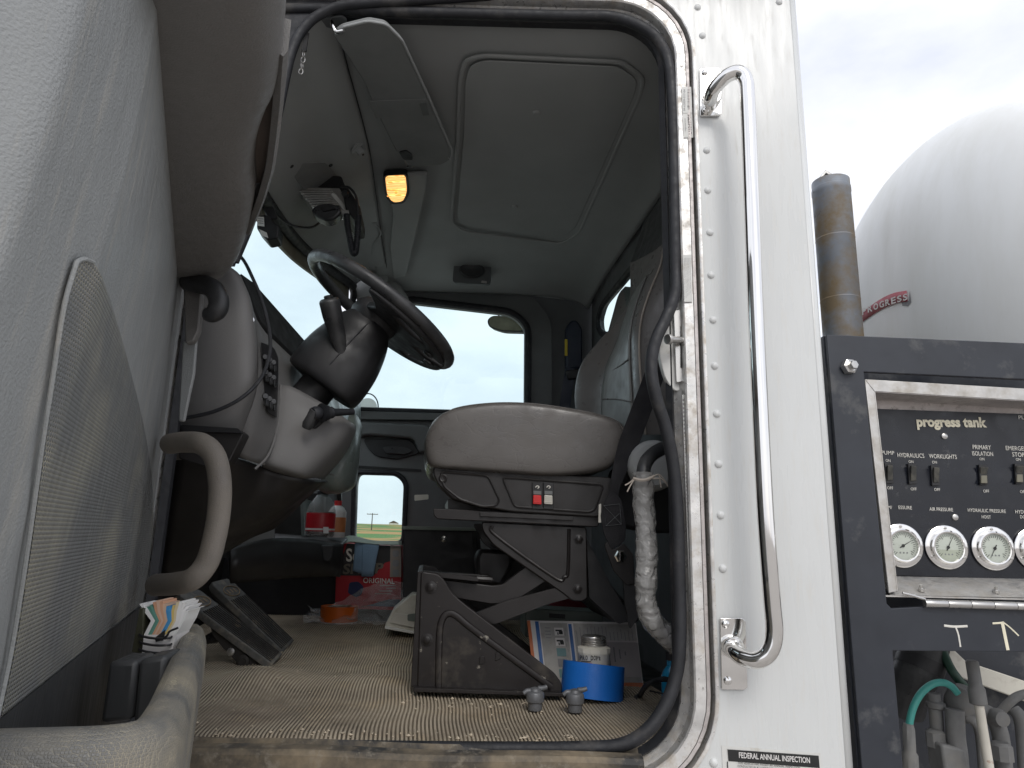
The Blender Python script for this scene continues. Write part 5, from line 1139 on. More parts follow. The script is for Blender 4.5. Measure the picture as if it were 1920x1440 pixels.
# honeycomb insert
def honey(name,col,dust,cell=.0052,amt=.5):
    m=M(name,col,.45,var=.08,vs=5,dirt=((dust[0],dust[1],dust[2]),.30,4.5,.16),streak=(7,7,.9)); nt=m.node_tree; L=nt.links; b=nt.nodes['Principled BSDF']
    t=_n(nt,'ShaderNodeTexCoord'); wv=[]
    for k in range(3):
        a=R(60*k+30); kx=2*math.pi/(cell*.866)
        d=_n(nt,'ShaderNodeVectorMath',operation='DOT_PRODUCT'); d.inputs[1].default_value=(DD.x*math.cos(a)*kx,DD.y*math.cos(a)*kx,math.sin(a)*kx); L.new(t.outputs['Object'],d.inputs[0])
        c=_n(nt,'ShaderNodeMath',operation='COSINE'); L.new(d.outputs['Value'],c.inputs[0]); wv.append(c)
    s1=_n(nt,'ShaderNodeMath',operation='ADD'); L.new(wv[0].outputs[0],s1.inputs[0]); L.new(wv[1].outputs[0],s1.inputs[1])
    s2=_n(nt,'ShaderNodeMath',operation='ADD'); L.new(s1.outputs[0],s2.inputs[0]); L.new(wv[2].outputs[0],s2.inputs[1])
    mr=_n(nt,'ShaderNodeMapRange'); mr.inputs[1].default_value=-1.3; mr.inputs[2].default_value=1.2; L.new(s2.outputs[0],mr.inputs[0])
    bp=_n(nt,'ShaderNodeBump',i_Strength=.9,i_Distance=.0016); L.new(mr.outputs[0],bp.inputs['Height']); L.new(bp.outputs[0],b.inputs['Normal'])
    # dust caught in the grooves
    src=b.inputs['Base Color'].links[0].from_socket
    inv=_n(nt,'ShaderNodeMapRange'); inv.inputs[1].default_value=-1.0; inv.inputs[2].default_value=-.2; inv.inputs[3].default_value=1; inv.inputs[4].default_value=0; L.new(s2.outputs[0],inv.inputs[0])
    nz=_n(nt,'ShaderNodeTexNoise',i_Scale=7,i_Detail=6); L.new(t.outputs['Object'],nz.inputs['Vector'])
    mr2=_n(nt,'ShaderNodeMapRange'); mr2.inputs[1].default_value=.66-.3*amt; mr2.inputs[2].default_value=.9-.3*amt; L.new(nz.outputs['Fac'],mr2.inputs[0])
    mu=_n(nt,'ShaderNodeMath',operation='MULTIPLY'); L.new(inv.outputs[0],mu.inputs[0]); L.new(mr2.outputs[0],mu.inputs[1])
    mx=_n(nt,'ShaderNodeMix',data_type='RGBA'); mx.inputs[7].default_value=c4((.52,.48,.36)); L.new(mu.outputs[0],mx.inputs[0]); L.new(src,mx.inputs[6]); L.new(mx.outputs[2],b.inputs['Base Color'])
    return m
MT['honey']=honey('honeycomb_door_insert',(.20,.206,.203),(.29,.28,.255),.0042)
def pebble(name,col,dust):
    m=M(name,col,.5,var=.12,vs=9,dirt=[(dust,.42,8,.16)]); nt=m.node_tree; L=nt.links; b=nt.nodes['Principled BSDF']
    t=_n(nt,'ShaderNodeTexCoord'); v=_n(nt,'ShaderNodeTexVoronoi',feature='DISTANCE_TO_EDGE',i_Scale=400,i_Randomness=.3); L.new(t.outputs['Object'],v.inputs['Vector'])
    mr=_n(nt,'ShaderNodeMapRange'); mr.inputs[2].default_value=.22; L.new(v.outputs['Distance'],mr.inputs[0])
    bp=_n(nt,'ShaderNodeBump',i_Strength=.5,i_Distance=.001); L.new(mr.outputs[0],bp.inputs['Height']); L.new(bp.outputs[0],b.inputs['Normal'])
    src=b.inputs['Base Color'].links[0].from_socket; nz=_n(nt,'ShaderNodeTexNoise',i_Scale=9,i_Detail=5); L.new(t.outputs['Object'],nz.inputs['Vector'])
    a1=_n(nt,'ShaderNodeMapRange'); a1.inputs[1].default_value=.25; a1.inputs[2].default_value=0; L.new(mr.outputs[0],a1.inputs[0])
    a2=_n(nt,'ShaderNodeMapRange'); a2.inputs[1].default_value=.42; a2.inputs[2].default_value=.62; L.new(nz.outputs['Fac'],a2.inputs[0])
    mu=_n(nt,'ShaderNodeMath',operation='MULTIPLY'); L.new(a1.outputs[0],mu.inputs[0]); L.new(a2.outputs[0],mu.inputs[1])
    mx=_n(nt,'ShaderNodeMix',data_type='RGBA'); mx.inputs[7].default_value=c4((.48,.42,.29)); L.new(mu.outputs[0],mx.inputs[0]); L.new(src,mx.inputs[6]); L.new(mx.outputs[2],b.inputs['Base Color'])
    return m
MT['honey_dirty']=pebble('dusty_pebbled_pocket',(.13,.13,.125),(.28,.25,.19))
Lc=[(160,487),(140,503),(120,575),(100,700),(77,850),(50,1040),(22,1215),(-6,1350)]
Rc=[(168,487),(188,512),(215,590),(246,700),(274,820),(287,930),(284,1040),(268,1130)]
Ls=crom([V((x,y,0)) for x,y in Lc],8); Rs=crom([V((x,y,0)) for x,y in Rc],8); n_=len(Ls); K=30
vs=[DS(l.x+(r.x-l.x)*k/K,l.y+(r.y-l.y)*k/K,.004 if 0<k<K and i>0 else .001) for i,(l,r) in enumerate(zip(Ls,Rs)) for k in range(K+1)]
fs=[[i*(K+1)+k,i*(K+1)+k+1,(i+1)*(K+1)+k+1,(i+1)*(K+1)+k] for i in range(n_-1) for k in range(K)]
mk('honeycomb_insert', vs, fs, 'honey', dr, ang=60)
tube('insert_bead', [DS(x,y,.004) for x,y in [(175,492),(160,486),(146,490)]+Lc[1:]], .0018, 'doorgrey', dr, seg=8)
# darker lower panel inside the pocket
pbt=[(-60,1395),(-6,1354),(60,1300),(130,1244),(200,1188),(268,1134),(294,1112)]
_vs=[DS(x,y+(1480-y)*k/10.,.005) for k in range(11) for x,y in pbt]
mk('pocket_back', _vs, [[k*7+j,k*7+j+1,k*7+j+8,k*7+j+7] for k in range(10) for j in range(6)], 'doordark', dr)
# hinge side strip
prism('hinge_side_strip', [Uy(x,y,-.10) for x,y in ((342,640),(369,634),(364,700),(345,790),(334,790))], EY*.01, 'doorgrey', dr, bevel=.003)
# armrest
ZU=2.20
def arm_sec(t,r,o,zlo,zhi):
    w=o-r; return [DPt(t,zlo,r-.02),DPt(t,zlo,r+.001),DPt(t,zlo-.001,r+w*.35),DPt(t,zlo+.006,r+w*.72),DPt(t,zlo+.028,o-w*.06),DPt(t,zlo+.06,o),DPt(t,zhi-.02,o-w*.12),DPt(t,zhi,r+w*.6),DPt(t,zhi,r-.02)]
pts_arm=[]
for (l,rx) in (((298,-90),(534,-70)),((303,0),(532,0)),((309,90),(529,90)),((312,140),(518,150)),((315,180),(502,185)),((319,235),(484,240)),((323,290),(478,295)),((327,340),(480,345)),((332,420),(464,425)),((337,480),(440,480)),((340,510),(400,512)),((341,522),(360,522))):
    a=Uz(l[0],l[1],ZU); b=Uz(rx[0],rx[1],ZU+.05); qa=a-DH; ta=qa.dot(DD); qb=b-DH; tb_=qb.dot(DD)
    pts_arm.append((ta,qa.dot(DN),tb_,qb.dot(DN)))
rows=[]
for ta,ra,tb_,ob in pts_arm:
    ob=max(ob,ra+.012); zl,zh=ZU,ZU+.15
    rows.append([DPt(ta,zl,ra-.03),DPt(ta,zl,ra),DPt(ta*.7+tb_*.3,zl,ra+(ob-ra)*.35),DPt(ta*.35+tb_*.65,zl+.008,ra+(ob-ra)*.75),DPt(tb_,zl+.025,ob-(ob-ra)*.05),DPt(tb_,zl+.055,ob),DPt(tb_,zh-.03,ob-(ob-ra)*.06),DPt(tb_,zh,ra+(ob-ra)*.6),DPt(ta,zh,ra-.03)])
loft('armrest', rows, 'doortaupe', dr, su=5, sv=4, ang=60)
gp=[(521,150),(523,185),(506,322),(496,337),(480,332),(476,300),(482,240),(500,185)]
def agp(x,y):
    for _ in range(1): pass
    best=None
    for i in range(len(pts_arm)-1):
        for s in range(12):
            u=s/12.; tb_=pts_arm[i][2]*(1-u)+pts_arm[i+1][2]*u; ob=pts_arm[i][3]*(1-u)+pts_arm[i+1][3]*u
            for zz in (ZU+.03,ZU+.045,ZU+.06,ZU+.075,ZU+.09,ZU+.105,ZU+.12):
                p=DPt(tb_,zz,ob+.001); d=ray(x,y).normalized(); e=((p-CAM)-d*((p-CAM).dot(d))).length
                if best is None or e<best[0]: best=(e,p)
    p=best[1]; d=ray(x,y).normalized(); return CAM+d*((p-CAM).dot(d)-.004)
gq=pz([(521,120),(526,150),(524,190),(508,322),(498,342),(470,345),(460,300),(466,240),(490,170)], ZU+.055, 10)
prism('pull_cup', gq, (0,0,.02), 'doorbrown', dr)
lipp=[Uz(x,y,ZU+.05) for x,y in ((530,80),(526,130),(522,190),(510,290),(499,335),(486,375),(466,425))]
sweep('pull_cup_lip', lipp, [(-.006,-.012),(.002,-.016),(.006,-.008),(.006,.03),(-.006,.03)], 'doortaupe', dr, up=(0,0,1), n=6)
# lever in its bezel
Yl=-.14
bz=prism('lever_bezel', pp([(343,525),(372,515),(378,545),(372,620),(362,640),(347,644)],Yl,5), EY*.02, 'doortaupe', dr, bevel=.005)
tube('latch_lever', [Uy(x,y,Y) for x,y,Y in ((352,528,Yl),(375,533,Yl-.015),(398,540,Yl-.03),(409,558,Yl-.035),(409,577,Yl-.035),(398,589,Yl-.035),(386,589,Yl-.033))], .0178, 'black_soft', dr, seg=14, scale=lambda t:1 if t<.75 else 1-.35*(t-.75)/.25)
# grab handle
tube('grab_handle', [Uy(x,y,Y) for x,y,Y in ((318,832,-.12),(345,829,-.15),(378,832,-.19),(402,855,-.2),(412,900,-.2),(411,955,-.2),(402,1010,-.2),(388,1055,-.2),(362,1085,-.2),(330,1094,-.17),(292,1097,-.13))], .0185, 'handle', dr, n=8, seg=18)
lathe('handle_screw', [(.004,0),(.004,.002),(0,.003)], Uy(354,835,-.172), (0,-1,0), 'doorbrown', dr, seg=10)
# map pocket
ZP=1.60
inn=[(338,1172),(337,1184),(330,1202),(316,1228),(300,1260),(282,1295),(262,1328),(240,1350),(200,1357),(120,1360),(40,1362),(-60,1366),(-160,1372)]
pi=[Uz(x,y,ZP) for x,y in inn]; pi=crom(pi,4); rows=[]
for i,p in enumerate(pi):
    t=(pi[min(i+1,len(pi)-1)]-pi[max(i-1,0)]); nn=V((-t.y,t.x,0)).normalized()
    # outward: away from the door panel
    rows.append((p,nn))
ctr=sum((p for p,_ in rows),V())/len(rows); door_c=DPt(.5,ZP,-.3)
vs=[];prof=[(0,-.30),(0,-.012),(.004,-.002),(.012,.002),(.024,.001),(.033,-.006),(.038,-.018),(.039,-.05),(.036,-.12),(.030,-.33)]
for p,nn in rows:
    n2=nn if nn.dot(p-door_c)>0 else -nn
    for o,z in prof: vs.append(p+n2*o+V((0,0,z)))
m_=len(prof); fs=[[i*m_+j,i*m_+j+1,(i+1)*m_+j+1,(i+1)*m_+j] for i in range(len(rows)-1) for j in range(m_-1)]
mk('map_pocket', vs, fs, 'honey_dirty', dr, ang=70)
# divider box in the pocket
prism('pocket_divider', [Uy(x,y,-.50) for x,y in ((203,1240),(258,1238),(246,1352),(186,1358))], EY*.06, 'doordark', dr, bevel=.006)
prism('pocket_divider', [Uy(x,y,-.50) for x,y in ((260,1237),(312,1228),(300,1360),(248,1360))], EY*.06, 'doordark', dr, bevel=.006)
# booklet
bk = thing('spiral_booklet','spiral bound booklet with fanned colour coded pages stuffed in the door pocket','booklet',Uy(290,1220,-.33))
cols=[('p0',(.75,.74,.72)),('p1',(.75,.74,.72)),('p2',(.10,.25,.19)),('p3',(.12,.30,.24)),('p4',(.62,.33,.20)),('p5',(.66,.45,.33)),('p6',(.62,.35,.22)),('p7',(.60,.42,.30)),('p8',(.05,.25,.50)),('p9',(.06,.28,.55)),('pA',(.62,.46,.15)),('pB',(.66,.55,.35)),('pC',(.75,.74,.72)),('pD',(.73,.72,.70)),('pE',(.76,.75,.74)),('pF',(.70,.70,.68))]
YK2=-.36; nP=len(cols)
for i,(n__,c__) in enumerate(cols):
    f0,f1=i/nP,(i+1)/nP
    def xx(f,lv):
        b0,b1={0:(266,322),1:(270,330),2:(283,345),3:(270,352),4:(261,362)}[lv]; return b0+(b1-b0)*f
    rows=[[(xx(f,l),y) for f in (f0,f1)] for l,y in ((0,1226),(1,1190),(2,1164),(3,1146),(4,1132+6*math.sin(i*.9)+ (8*((i-11)/5.) if i>11 else 0)))]
    mt=M('page_'+str(i),c__,.8,var=.06)
    v_=[];F_=[]
    for k,r_ in enumerate(rows):
        for (x,y) in r_: v_.append(Uy(x,y,YK2+.004*k)); 
        for (x,y) in r_: v_.append(Uy(x,y,YK2+.004*k)+V((-.004,.05,0)))
    for k in range(4):
        b_=k*4; F_+=[[b_,b_+1,b_+5,b_+4],[b_+2,b_+6,b_+7,b_+3],[b_,b_+4,b_+6,b_+2],[b_+1,b_+3,b_+7,b_+5]]
    F_+=[[16,17,19,18]]
    lower=(.72,.72,.75)
    o=mk('page_block', v_, F_, mt, bk, smooth=False, mats=[mt,MT['paper'],MT['ink_black']], fmat=None)
    for p in o.data.polygons:
        zc=p.center.z
        if zc<Uy(290,1192,YK2).z+.001: p.material_index=1
prism('cover', pp([(247,1222),(262,1140),(268,1142),(268,1226)],YK2+.004,1), EY*.05, M('dark_olive_cover',(.05,.05,.03),.5), bk, bevel=.001)
prism('tab_print', pp([(290,1196),(310,1180),(308,1194),(306,1200),(292,1204)],YK2-.003), EY*.001, 'ink_black', bk)
for y in (1192,1205,1219):
    tube('spiral_wire', [Uy(262,y-6,YK2+.02),Uy(264,y,YK2-.004),Uy(290,y+5,YK2-.008),Uy(318,y+4,YK2-.004),Uy(324,y-2,YK2+.02)], .0016, 'black', bk, seg=6)
tube('loose_wire_end', [Uy(303,1200,YK2-.008),Uy(313,1192,YK2-.01),Uy(318,1184,YK2-.01),Uy(334,1177,YK2-.008)], .0015, 'black', bk, seg=6)

# ================================================================ GRAB RAIL ON THE CAB SIDE
gr_ = thing('grab_rail','long chrome grab rail bolted upright to the white cab side','grab rail',Uy(1440,1240,0))
tube('rail', [Uy(x,y,Y) for x,y,Y in ((1331,196,-.004),(1332,186,-.03),(1340,166,-.055),(1362,143,-.078),(1384,136,-.088),(1398,150,-.09),(1402,190,-.09),(1408,350,-.09),(1416,560,-.09),(1425,760,-.09),(1435,960,-.09),(1447,1120,-.09),(1452,1185,-.09),(1443,1222,-.088),(1420,1238,-.08),(1392,1232,-.06),(1376,1220,-.035),(1370,1212,-.004))], .0152, 'chrome', gr_, n=8, seg=20)
for (pl,sx_,s1,s2,cx,cy) in (([(1312,128),(1348,127),(1353,134),(1353,212),(1348,217),(1313,217)],0,(1321,136),(1323,206),1333,188),([(1350,1159),(1392,1159),(1398,1164),(1402,1290),(1396,1294),(1353,1293)],0,(1360,1170),(1364,1276),1372,1212)):
    prism('mount_plate', pp(pl,-.006,3), (0,.005,0), 'chrome', gr_, bevel=.001)
    lathe('socket_ring', [(.0165,0),(.0205,.001),(.021,.006),(.0185,.016),(.0165,.018)], Uy(cx,cy,-.006), (0,-1,0), 'chrome', gr_, seg=22)
    for s in (s1,s2): lathe('plate_screw', [(.0078,0),(.0075,.002),(.005,.0045),(0,.0055)], Uy(s[0],s[1],-.006), (0,-1,0), 'chrome', gr_, seg=14)

# inspection sticker
ins = thing('inspection_sticker','white and black federal annual inspection sticker low on the cab side','sticker',Uy(1450,1440,0))
q=[Uy(1353,1398,-.001),Uy(1538,1412,-.001),Uy(1552,1600,-.001),Uy(1362,1590,-.001)]
mk('backing', q, [[0,1,2,3]], 'sticker', ins, smooth=False, solid=.0005)
h=[Uy(1364,1405,-.0022),Uy(1535,1417,-.0022),Uy(1537,1440,-.0022),Uy(1366,1427,-.0022)]
mk('black_header', h, [[0,1,2,3]], 'ink_black', ins, smooth=False)
text('FEDERAL ANNUAL INSPECTION',Uy(1385,1410,-.003),Uy(1518,1420,-.003),Uy(1385.5,1421,-.003),'paper',ins,nrm=V((0,-1,0)),bold=.02)
text('THIS VEHICLE HAS PASSED AN ANNUAL INSPECTION',Uy(1383,1428,-.003),Uy(1500,1437,-.003),Uy(1383,1432,-.003),'ink_black',ins,nrm=V((0,-1,0)))
text('CONDUCTED IN ACCORDANCE WITH FEDERAL RULES',Uy(1383,1434,-.003),Uy(1495,1443,-.003),Uy(1383,1438,-.003),'ink_black',ins,nrm=V((0,-1,0)))
for k in range(2): tube('border_line', [Uy(1364+172*k,1428+12*k,-.0022),Uy(1367+174*k,1500,-.0022),Uy(1370+176*k,1580,-.0022)], .0008, 'ink_black', ins, n=2, seg=5)

# ================================================================ EXHAUST STACK AND TANK BEHIND THE CAB
YE=.95; ex_ = thing('exhaust_stack','heat stained vertical exhaust stack with an angled cap behind the cab','exhaust',Uy(1575,900,YE))
eb,et=Uy(1600,900,YE),Uy(1557,342,YE); re_=35.5*(YE+1.35)/1280.*1.03
e0=V((et.x+.0,YE,1.5)); 
lathe('pipe', [(re_,0),(re_,et.z-1.5-.05),(re_*1.02,et.z-1.5-.048),(re_*1.02,et.z-1.5-.03),(re_*.99,et.z-1.5-.028),(re_*.99,et.z-1.5),(re_*.9,et.z-1.5),(re_*.88,et.z-1.5-.2)], e0, (0,0,1), 'exhaust', ex_, seg=36)
prism('rain_flap', [et+V((-re_*.8,-re_*.2,0)),et+V((-re_*.3,-re_*.2,.045)),et+V((re_*.55,-re_*.2,.006)),et+V((re_*.5,-re_*.2,-.004)),et+V((-re_*.3,-re_*.2,.03)),et+V((-re_*.65,-re_*.2,0))], (0,re_*.9,0), 'steel', ex_, bevel=.002)
for y in (452,566): lathe('weld_seam', [(re_*1.0,0),(re_*1.012,.002),(re_*1.012,.004),(re_*1.0,.006)], V((e0.x,YE,Uy(1580,y,YE).z)), (0,0,1), 'exhaust', ex_, seg=36)
TY,TR_,TZ,TX=1.0,.884,2.38,1.614
tk = thing('tank','large chalky white vacuum tank with a domed end behind the cab','tank',V((TX+2,TY,TZ-TR_)))
prof=[]
for i in range(15):
    a=R(90*i/14); prof.append((TR_*math.sin(a)**.9 if i else 0,-.312*math.cos(a)))
prof+=[(TR_,.02),(TR_*1.006,.03),(TR_*1.006,.10),(TR_,.11),(TR_,5)]
lathe('shell', prof, V((TX,TY,TZ)), (1,0,0), 'tank', tk, seg=96)
# faded red banner on the tank end
def tanksurf(x,y):
    d=ray(x,y).normalized(); s=.5
    for _ in range(4000):
        p=CAM+d*s; r_=math.hypot(p.y-TY,p.z-TZ); dx=p.x-TX
        if dx>=0: ins_=r_-TR_
        else:
            q=min(1,max(0,-dx/.312)); ins_=r_-TR_*(math.sqrt(max(0,1-q*q)))**.9
        if ins_<0 and dx>-.312: return CAM+d*(s-.004)
        s+=.002
    return CAM+d*3
bn=[(1600,596),(1622,582),(1650,562),(1675,550),(1700,545)]; bn2=[(1600,618),(1622,600),(1650,582),(1676,570),(1702,565)]
ub_,lb_=crom([tanksurf(x,y) for x,y in bn],4),crom([tanksurf(x,y) for x,y in bn2],4)
MT['banner']=M('faded_red_banner',(.36,.09,.11),.6,var=.12,vs=10)
n_=len(ub_); bno=mk('banner', ub_+lb_, [[i,i+1,n_+i+1,n_+i] for i in range(n_-1)], 'banner', tk, solid=.002)
for i,ch in enumerate('PROGRESS'):
    x=1616+11*i; y=584-4.6*i+.25*i*i*.5; a,b,c=tanksurf(x,y-4),tanksurf(x+8.6,y-4-3.2),tanksurf(x+1,y+8)
    text(ch,a,b,c,'paper',bno,bold=.03,thick=.008,nrm=V((-.6,-.8,0)))
mk('banner_tail', [tanksurf(x,y) for x,y in ((1690,566),(1704,564),(1706,545),(1708,566),(1702,574),(1692,573))], [[0,1,2,3,4,5]], 'ink_grey', tk, smooth=False)
# dished saddle ring and chassis rail below
tkb=box('support_beam', V((2.2,.75,1.47)), (3.2,.12,.10), 'beam', tk, bevel=.005)

# ================================================================ CONTROL CABINET BEHIND THE CAB
YC=.06
cp_ = thing('control_cabinet','navy black steel frame holding a pump control panel with switches and gauges','control panel',Uy(1650,1440,YC))
fo=[Uy(1550,627,YC),Uy(1990,648,YC),Uy(1990,1700,YC),Uy(1640,1700,YC)]
fo[3]=V((fo[0].x+.004,YC,Uy(1640,1700,YC).z))
h1=[Uy(1620,697,YC),Uy(1990,716,YC),Uy(1990,1126,YC),Uy(1740,1137,YC),Uy(1672,1141,YC),Uy(1663,1132,YC)]
h1[1].x=1.25; h1[2].x=1.25
XC=1.30
fo[1].x=XC; fo[2].x=XC
h2=[Uy(1674,1220,YC),Uy(1985,1220,YC),Uy(1985,1690,YC),Uy(1716,1690,YC)]
h2[1].x=1.25; h2[2].x=1.25
holed('steel_frame', fo, [h1,h2], (0,.012,0), 'darksteel', cp_, bevel=.0015)
prism('frame_edge', [fo[0]+V((-.002,.0125,0)),fo[0]+V((-.002,.075,0)),fo[3]+V((-.002,.075,0)),fo[3]+V((-.002,.0125,0))], (.004,0,0), 'darksteel', cp_)
prism('frame_top', [fo[0]+V((0,.0125,-.001)),fo[1]+V((0,.0125,-.001)),fo[1]+V((0,.075,-.001)),fo[0]+V((0,.075,-.001))], (0,0,-.004), 'darksteel', cp_)
b_=Uy(1588,689,YC); lathe('frame_nut', [(.0165,0),(.0165,.012),(.012,.014),(.009,.014),(.009,.024),(0,.025)], b_, (.25,-1,.06), 'steel', cp_, seg=6, ang=25)
# silver box rim, recessed panel
rim_o=[Uy(1622,711,YC+.004),Uy(2000,733,YC+.004),Uy(2000,1114,YC+.004),Uy(1667,1112,YC+.004)]
YPn=YC+.075
def PX(x,y,Y=YPn): return Uy(x,y,Y)
rim_i=[Uy(1641,735,YC+.004),Uy(2000,757,YC+.004),Uy(2000,1100,YC+.004),Uy(1684,1108,YC+.004)]
holed('box_rim', rim_o, [], (0,.0015,0), 'alu_panel', cp_) if False else None
prism('box_rim_top', [rim_o[0],rim_o[1],rim_i[1],rim_i[0]], (0,.004,0), 'alu_panel', cp_, bevel=.0008)
prism('box_rim_side', [rim_o[0]+V((0,.0006,0)),rim_i[0]+V((0,.0006,0)),rim_i[3]+V((0,.0006,0)),rim_o[3]+V((0,.0006,0))], (0,.004,0), 'alu_panel', cp_, bevel=.0008)
prism('box_wall_top', [rim_i[0],rim_i[1],rim_i[1]+V((0,.08,0)),rim_i[0]+V((0,.08,0))], (0,0,.002), 'alu_pink', cp_)
prism('cabinet_back', [V((.70,YC+.16,1.575)),V((1.3,YC+.16,1.575)),V((1.3,YC+.16,2.15)),V((.70,YC+.16,2.15))], (0,.003,0), 'darksteel', cp_)
prism('box_wall_side', [rim_i[0],rim_i[3],rim_i[3]+V((0,.08,0)),rim_i[0]+V((0,.08,0))], (-.002,0,0), 'alu_panel', cp_)
prism('back_sheet', [PX(1620,735,YPn+.004),PX(2000,745,YPn+.004),PX(2000,780,YPn+.004),PX(1620,768,YPn+.004)], (0,.003,0), 'alu_pink', cp_)
pan=prism('panel', [PX(1630,766),PX(2000,779),PX(2000,1088),PX(1650,1078)], (0,.003,0), 'panel', cp_)
prism('lower_sheet', [PX(1650,1080,YPn-.002),PX(2000,1087,YPn-.002),Uy(2000,1122,YC+.006),Uy(1670,1116,YC+.006)], (0,.003,0), 'alu_panel', cp_)
YT=YPn-.001
def ptx(s,x0,x1,y,h_,mat='ink_white',bold=0,sl=.035): return text(s,PX(x0,y,YT),PX(x1,y+(x1-x0)*sl,YT),PX(x0+h_*.12,y+h_,YT),mat,pan,nrm=V((0,-1,0)),bold=bold)
ptx('progress tank',1717,1848,781,25,'ink_cream',.045,.01)
ptx('PUMP',1652,1676,845,7); ptx('HYDRAULICS',1682,1732,849,8); ptx('WORKLIGHTS',1741,1793,851,8); ptx('PRIMARY',1823,1857,834,8); ptx('ISOLATION',1822,1861,846,8); ptx('EMERGENCY',1885,1938,836,8); ptx('STOP',1897,1920,848,8)
ptx('PLACE',1909,1940,779,7)
for x,y in ((1660,861),(1703,863),(1747,864),(1836,858),(1904,859)): ptx('ON',x,x+9,y,5)
for x,y in ((1663,912),(1707,914),(1751,915),(1843,918),(1912,919)): ptx('OFF',x,x+11,y,5.5)
ptx('M/',1664,1672,948,6); ptx('ESSURE',1684,1709,948,6.5); ptx('AIR PRESSURE',1742,1786,951,6.5); ptx('HYDRAULIC PRESSURE',1814,1885,953,6.5); ptx('HOIST',1840,1857,966,6); ptx('HYDRAULIC',1903,1945,956,6.5); ptx('DOOR',1912,1932,966,6)
MT['switchgrey']=M('dusty_black_rocker',(.05,.05,.045),.5,var=.3,vs=40,dirt=((.16,.15,.12),.38,40,.15))
for x,y,wv in ((1667,888,0),(1711,889,0),(1754,892,0),(1844,891,1),(1911,889,1)):
    s_=prism('switch_body', [PX(x-8,y-20,YT-.005),PX(x+7,y-19,YT-.005),PX(x+9,y+18,YT-.005),PX(x-6,y+19,YT-.005)], (0,.005,0), 'black', cp_, bevel=.001)
    if wv:
        prism('rocker', [PX(x-5,y-16,YT-.012),PX(x+10,y-15,YT-.012),PX(x+6,y-1,YT-.005),PX(x-5,y-1,YT-.005)], (0,.004,0), 'switchgrey', s_, bevel=.001)
        prism('rocker', [PX(x-4,y,YT-.005),PX(x+7,y,YT-.005),PX(x+8,y+15,YT-.011),PX(x-4,y+15,YT-.011)], (0,.004,0), 'beam', s_, bevel=.001)
    else: prism('rocker', [PX(x-2,y-16,YT-.015),PX(x+8,y-15,YT-.015),PX(x+7,y+12,YT-.007),PX(x-3,y+13,YT-.007)], (0,.006,0), 'switchgrey', s_, bevel=.001)
for x,y in ((1770,818),(1790,970)): lathe('panel_screw', [(.007,0),(.0065,.003),(.003,.0045),(0,.0045)], PX(x,y,YPn), (0,-1,0), 'steel', cp_, seg=12)
# gauges
MT['gface']=M('gauge_face',(.66,.68,.62),.5,var=.05); MT['goil']=M('gauge_oil',(.52,.54,.45),.2,var=.1)
for gi,(gx,gy,na,nm) in enumerate(((1689,1023,60,'two_tone'),(1773,1026,28,'half'),(1860,1028,210,'plain'),(1940,1030,40,'plain'))):
    c=PX(gx,gy,YPn-.001); gu=bpy.data.objects.new('gauge',None)
    k=(YPn+1.35)/1280./math.cos(PITCH)*1.0
    ro=38*k
    fl=lathe('gauge', [(ro*.70,.001),(ro,.001),(ro,.004),(ro*.94,.0055),(ro*.80,.0055),(ro*.78,.012),(ro*.72,.014),(ro*.66,.0135),(ro*.64,.010),(ro*.64,.006)], c, (0,-1,0), 'chrome', cp_, seg=40, cap=False)
    lathe('dial', [(ro*.66,.008),(0,.0081)], c, (0,-1,0), 'gface', fl, seg=36)
    if nm=='half':
        hp=[c+V((ro*.64*math.cos(a),-.0085,ro*.64*math.sin(a))) for a in [R(190+160*i/16) for i in range(17)]]; mk('fluid_line', hp, [list(range(17))], 'goil', fl, smooth=False)
    tk_=[]
    for i in range(27):
        a=R(225-270*i/26); l=.10 if i%5 else .17; d=V((math.cos(a),0,math.sin(a))); s_=V((-math.sin(a),0,math.cos(a)))
        r0,r1=ro*(.58-l),ro*.58; p=c+V((0,-.0088,0)); tk_.append(([p+d*r0+s_*.0005,p+d*r1+s_*.0005,p+d*r1-s_*.0005,p+d*r0-s_*.0005],[[0,1,2,3]]))
    multi('dial_marks', tk_, 'ink_black', fl, smooth=False)
    for q in (-.16,0,.16): lathe('dial_dot',[(.0018,0),(0,.0004)],c+V((ro*q,-.0088,-ro*.32)),(0,-1,0),'ink_grey',fl,seg=8)
    a=R(90-na); d=V((math.cos(a),0,math.sin(a))); s_=V((-math.sin(a),0,math.cos(a))); p=c+V((0,-.0095,0))
    mk('needle', [p-d*ro*.18+s_*.0012,p-d*ro*.18-s_*.0012,p+d*ro*.52-s_*.0003,p+d*ro*.52+s_*.0003], [[0,1,2,3]], 'ink_black', fl, smooth=False)
    lathe('needle_hub', [(.0035,0),(.003,.001),(0,.0012)], p, (0,-1,0), 'ink_black', fl, seg=10)
    lathe('gauge_glass', [(ro*.66,.0105),(0,.0115)], c, (0,-1,0), glass('gauge_glass',(.97,.98,.97),.03,.05), fl, seg=30)
    for aa in (90,210,330): lathe('flange_screw', [(.0032,0),(.003,.0018),(0,.0025)], c+V((ro*.88*math.cos(R(aa)),-.005,ro*.88*math.sin(R(aa)))), (0,-1,0), 'steel', fl, seg=8)
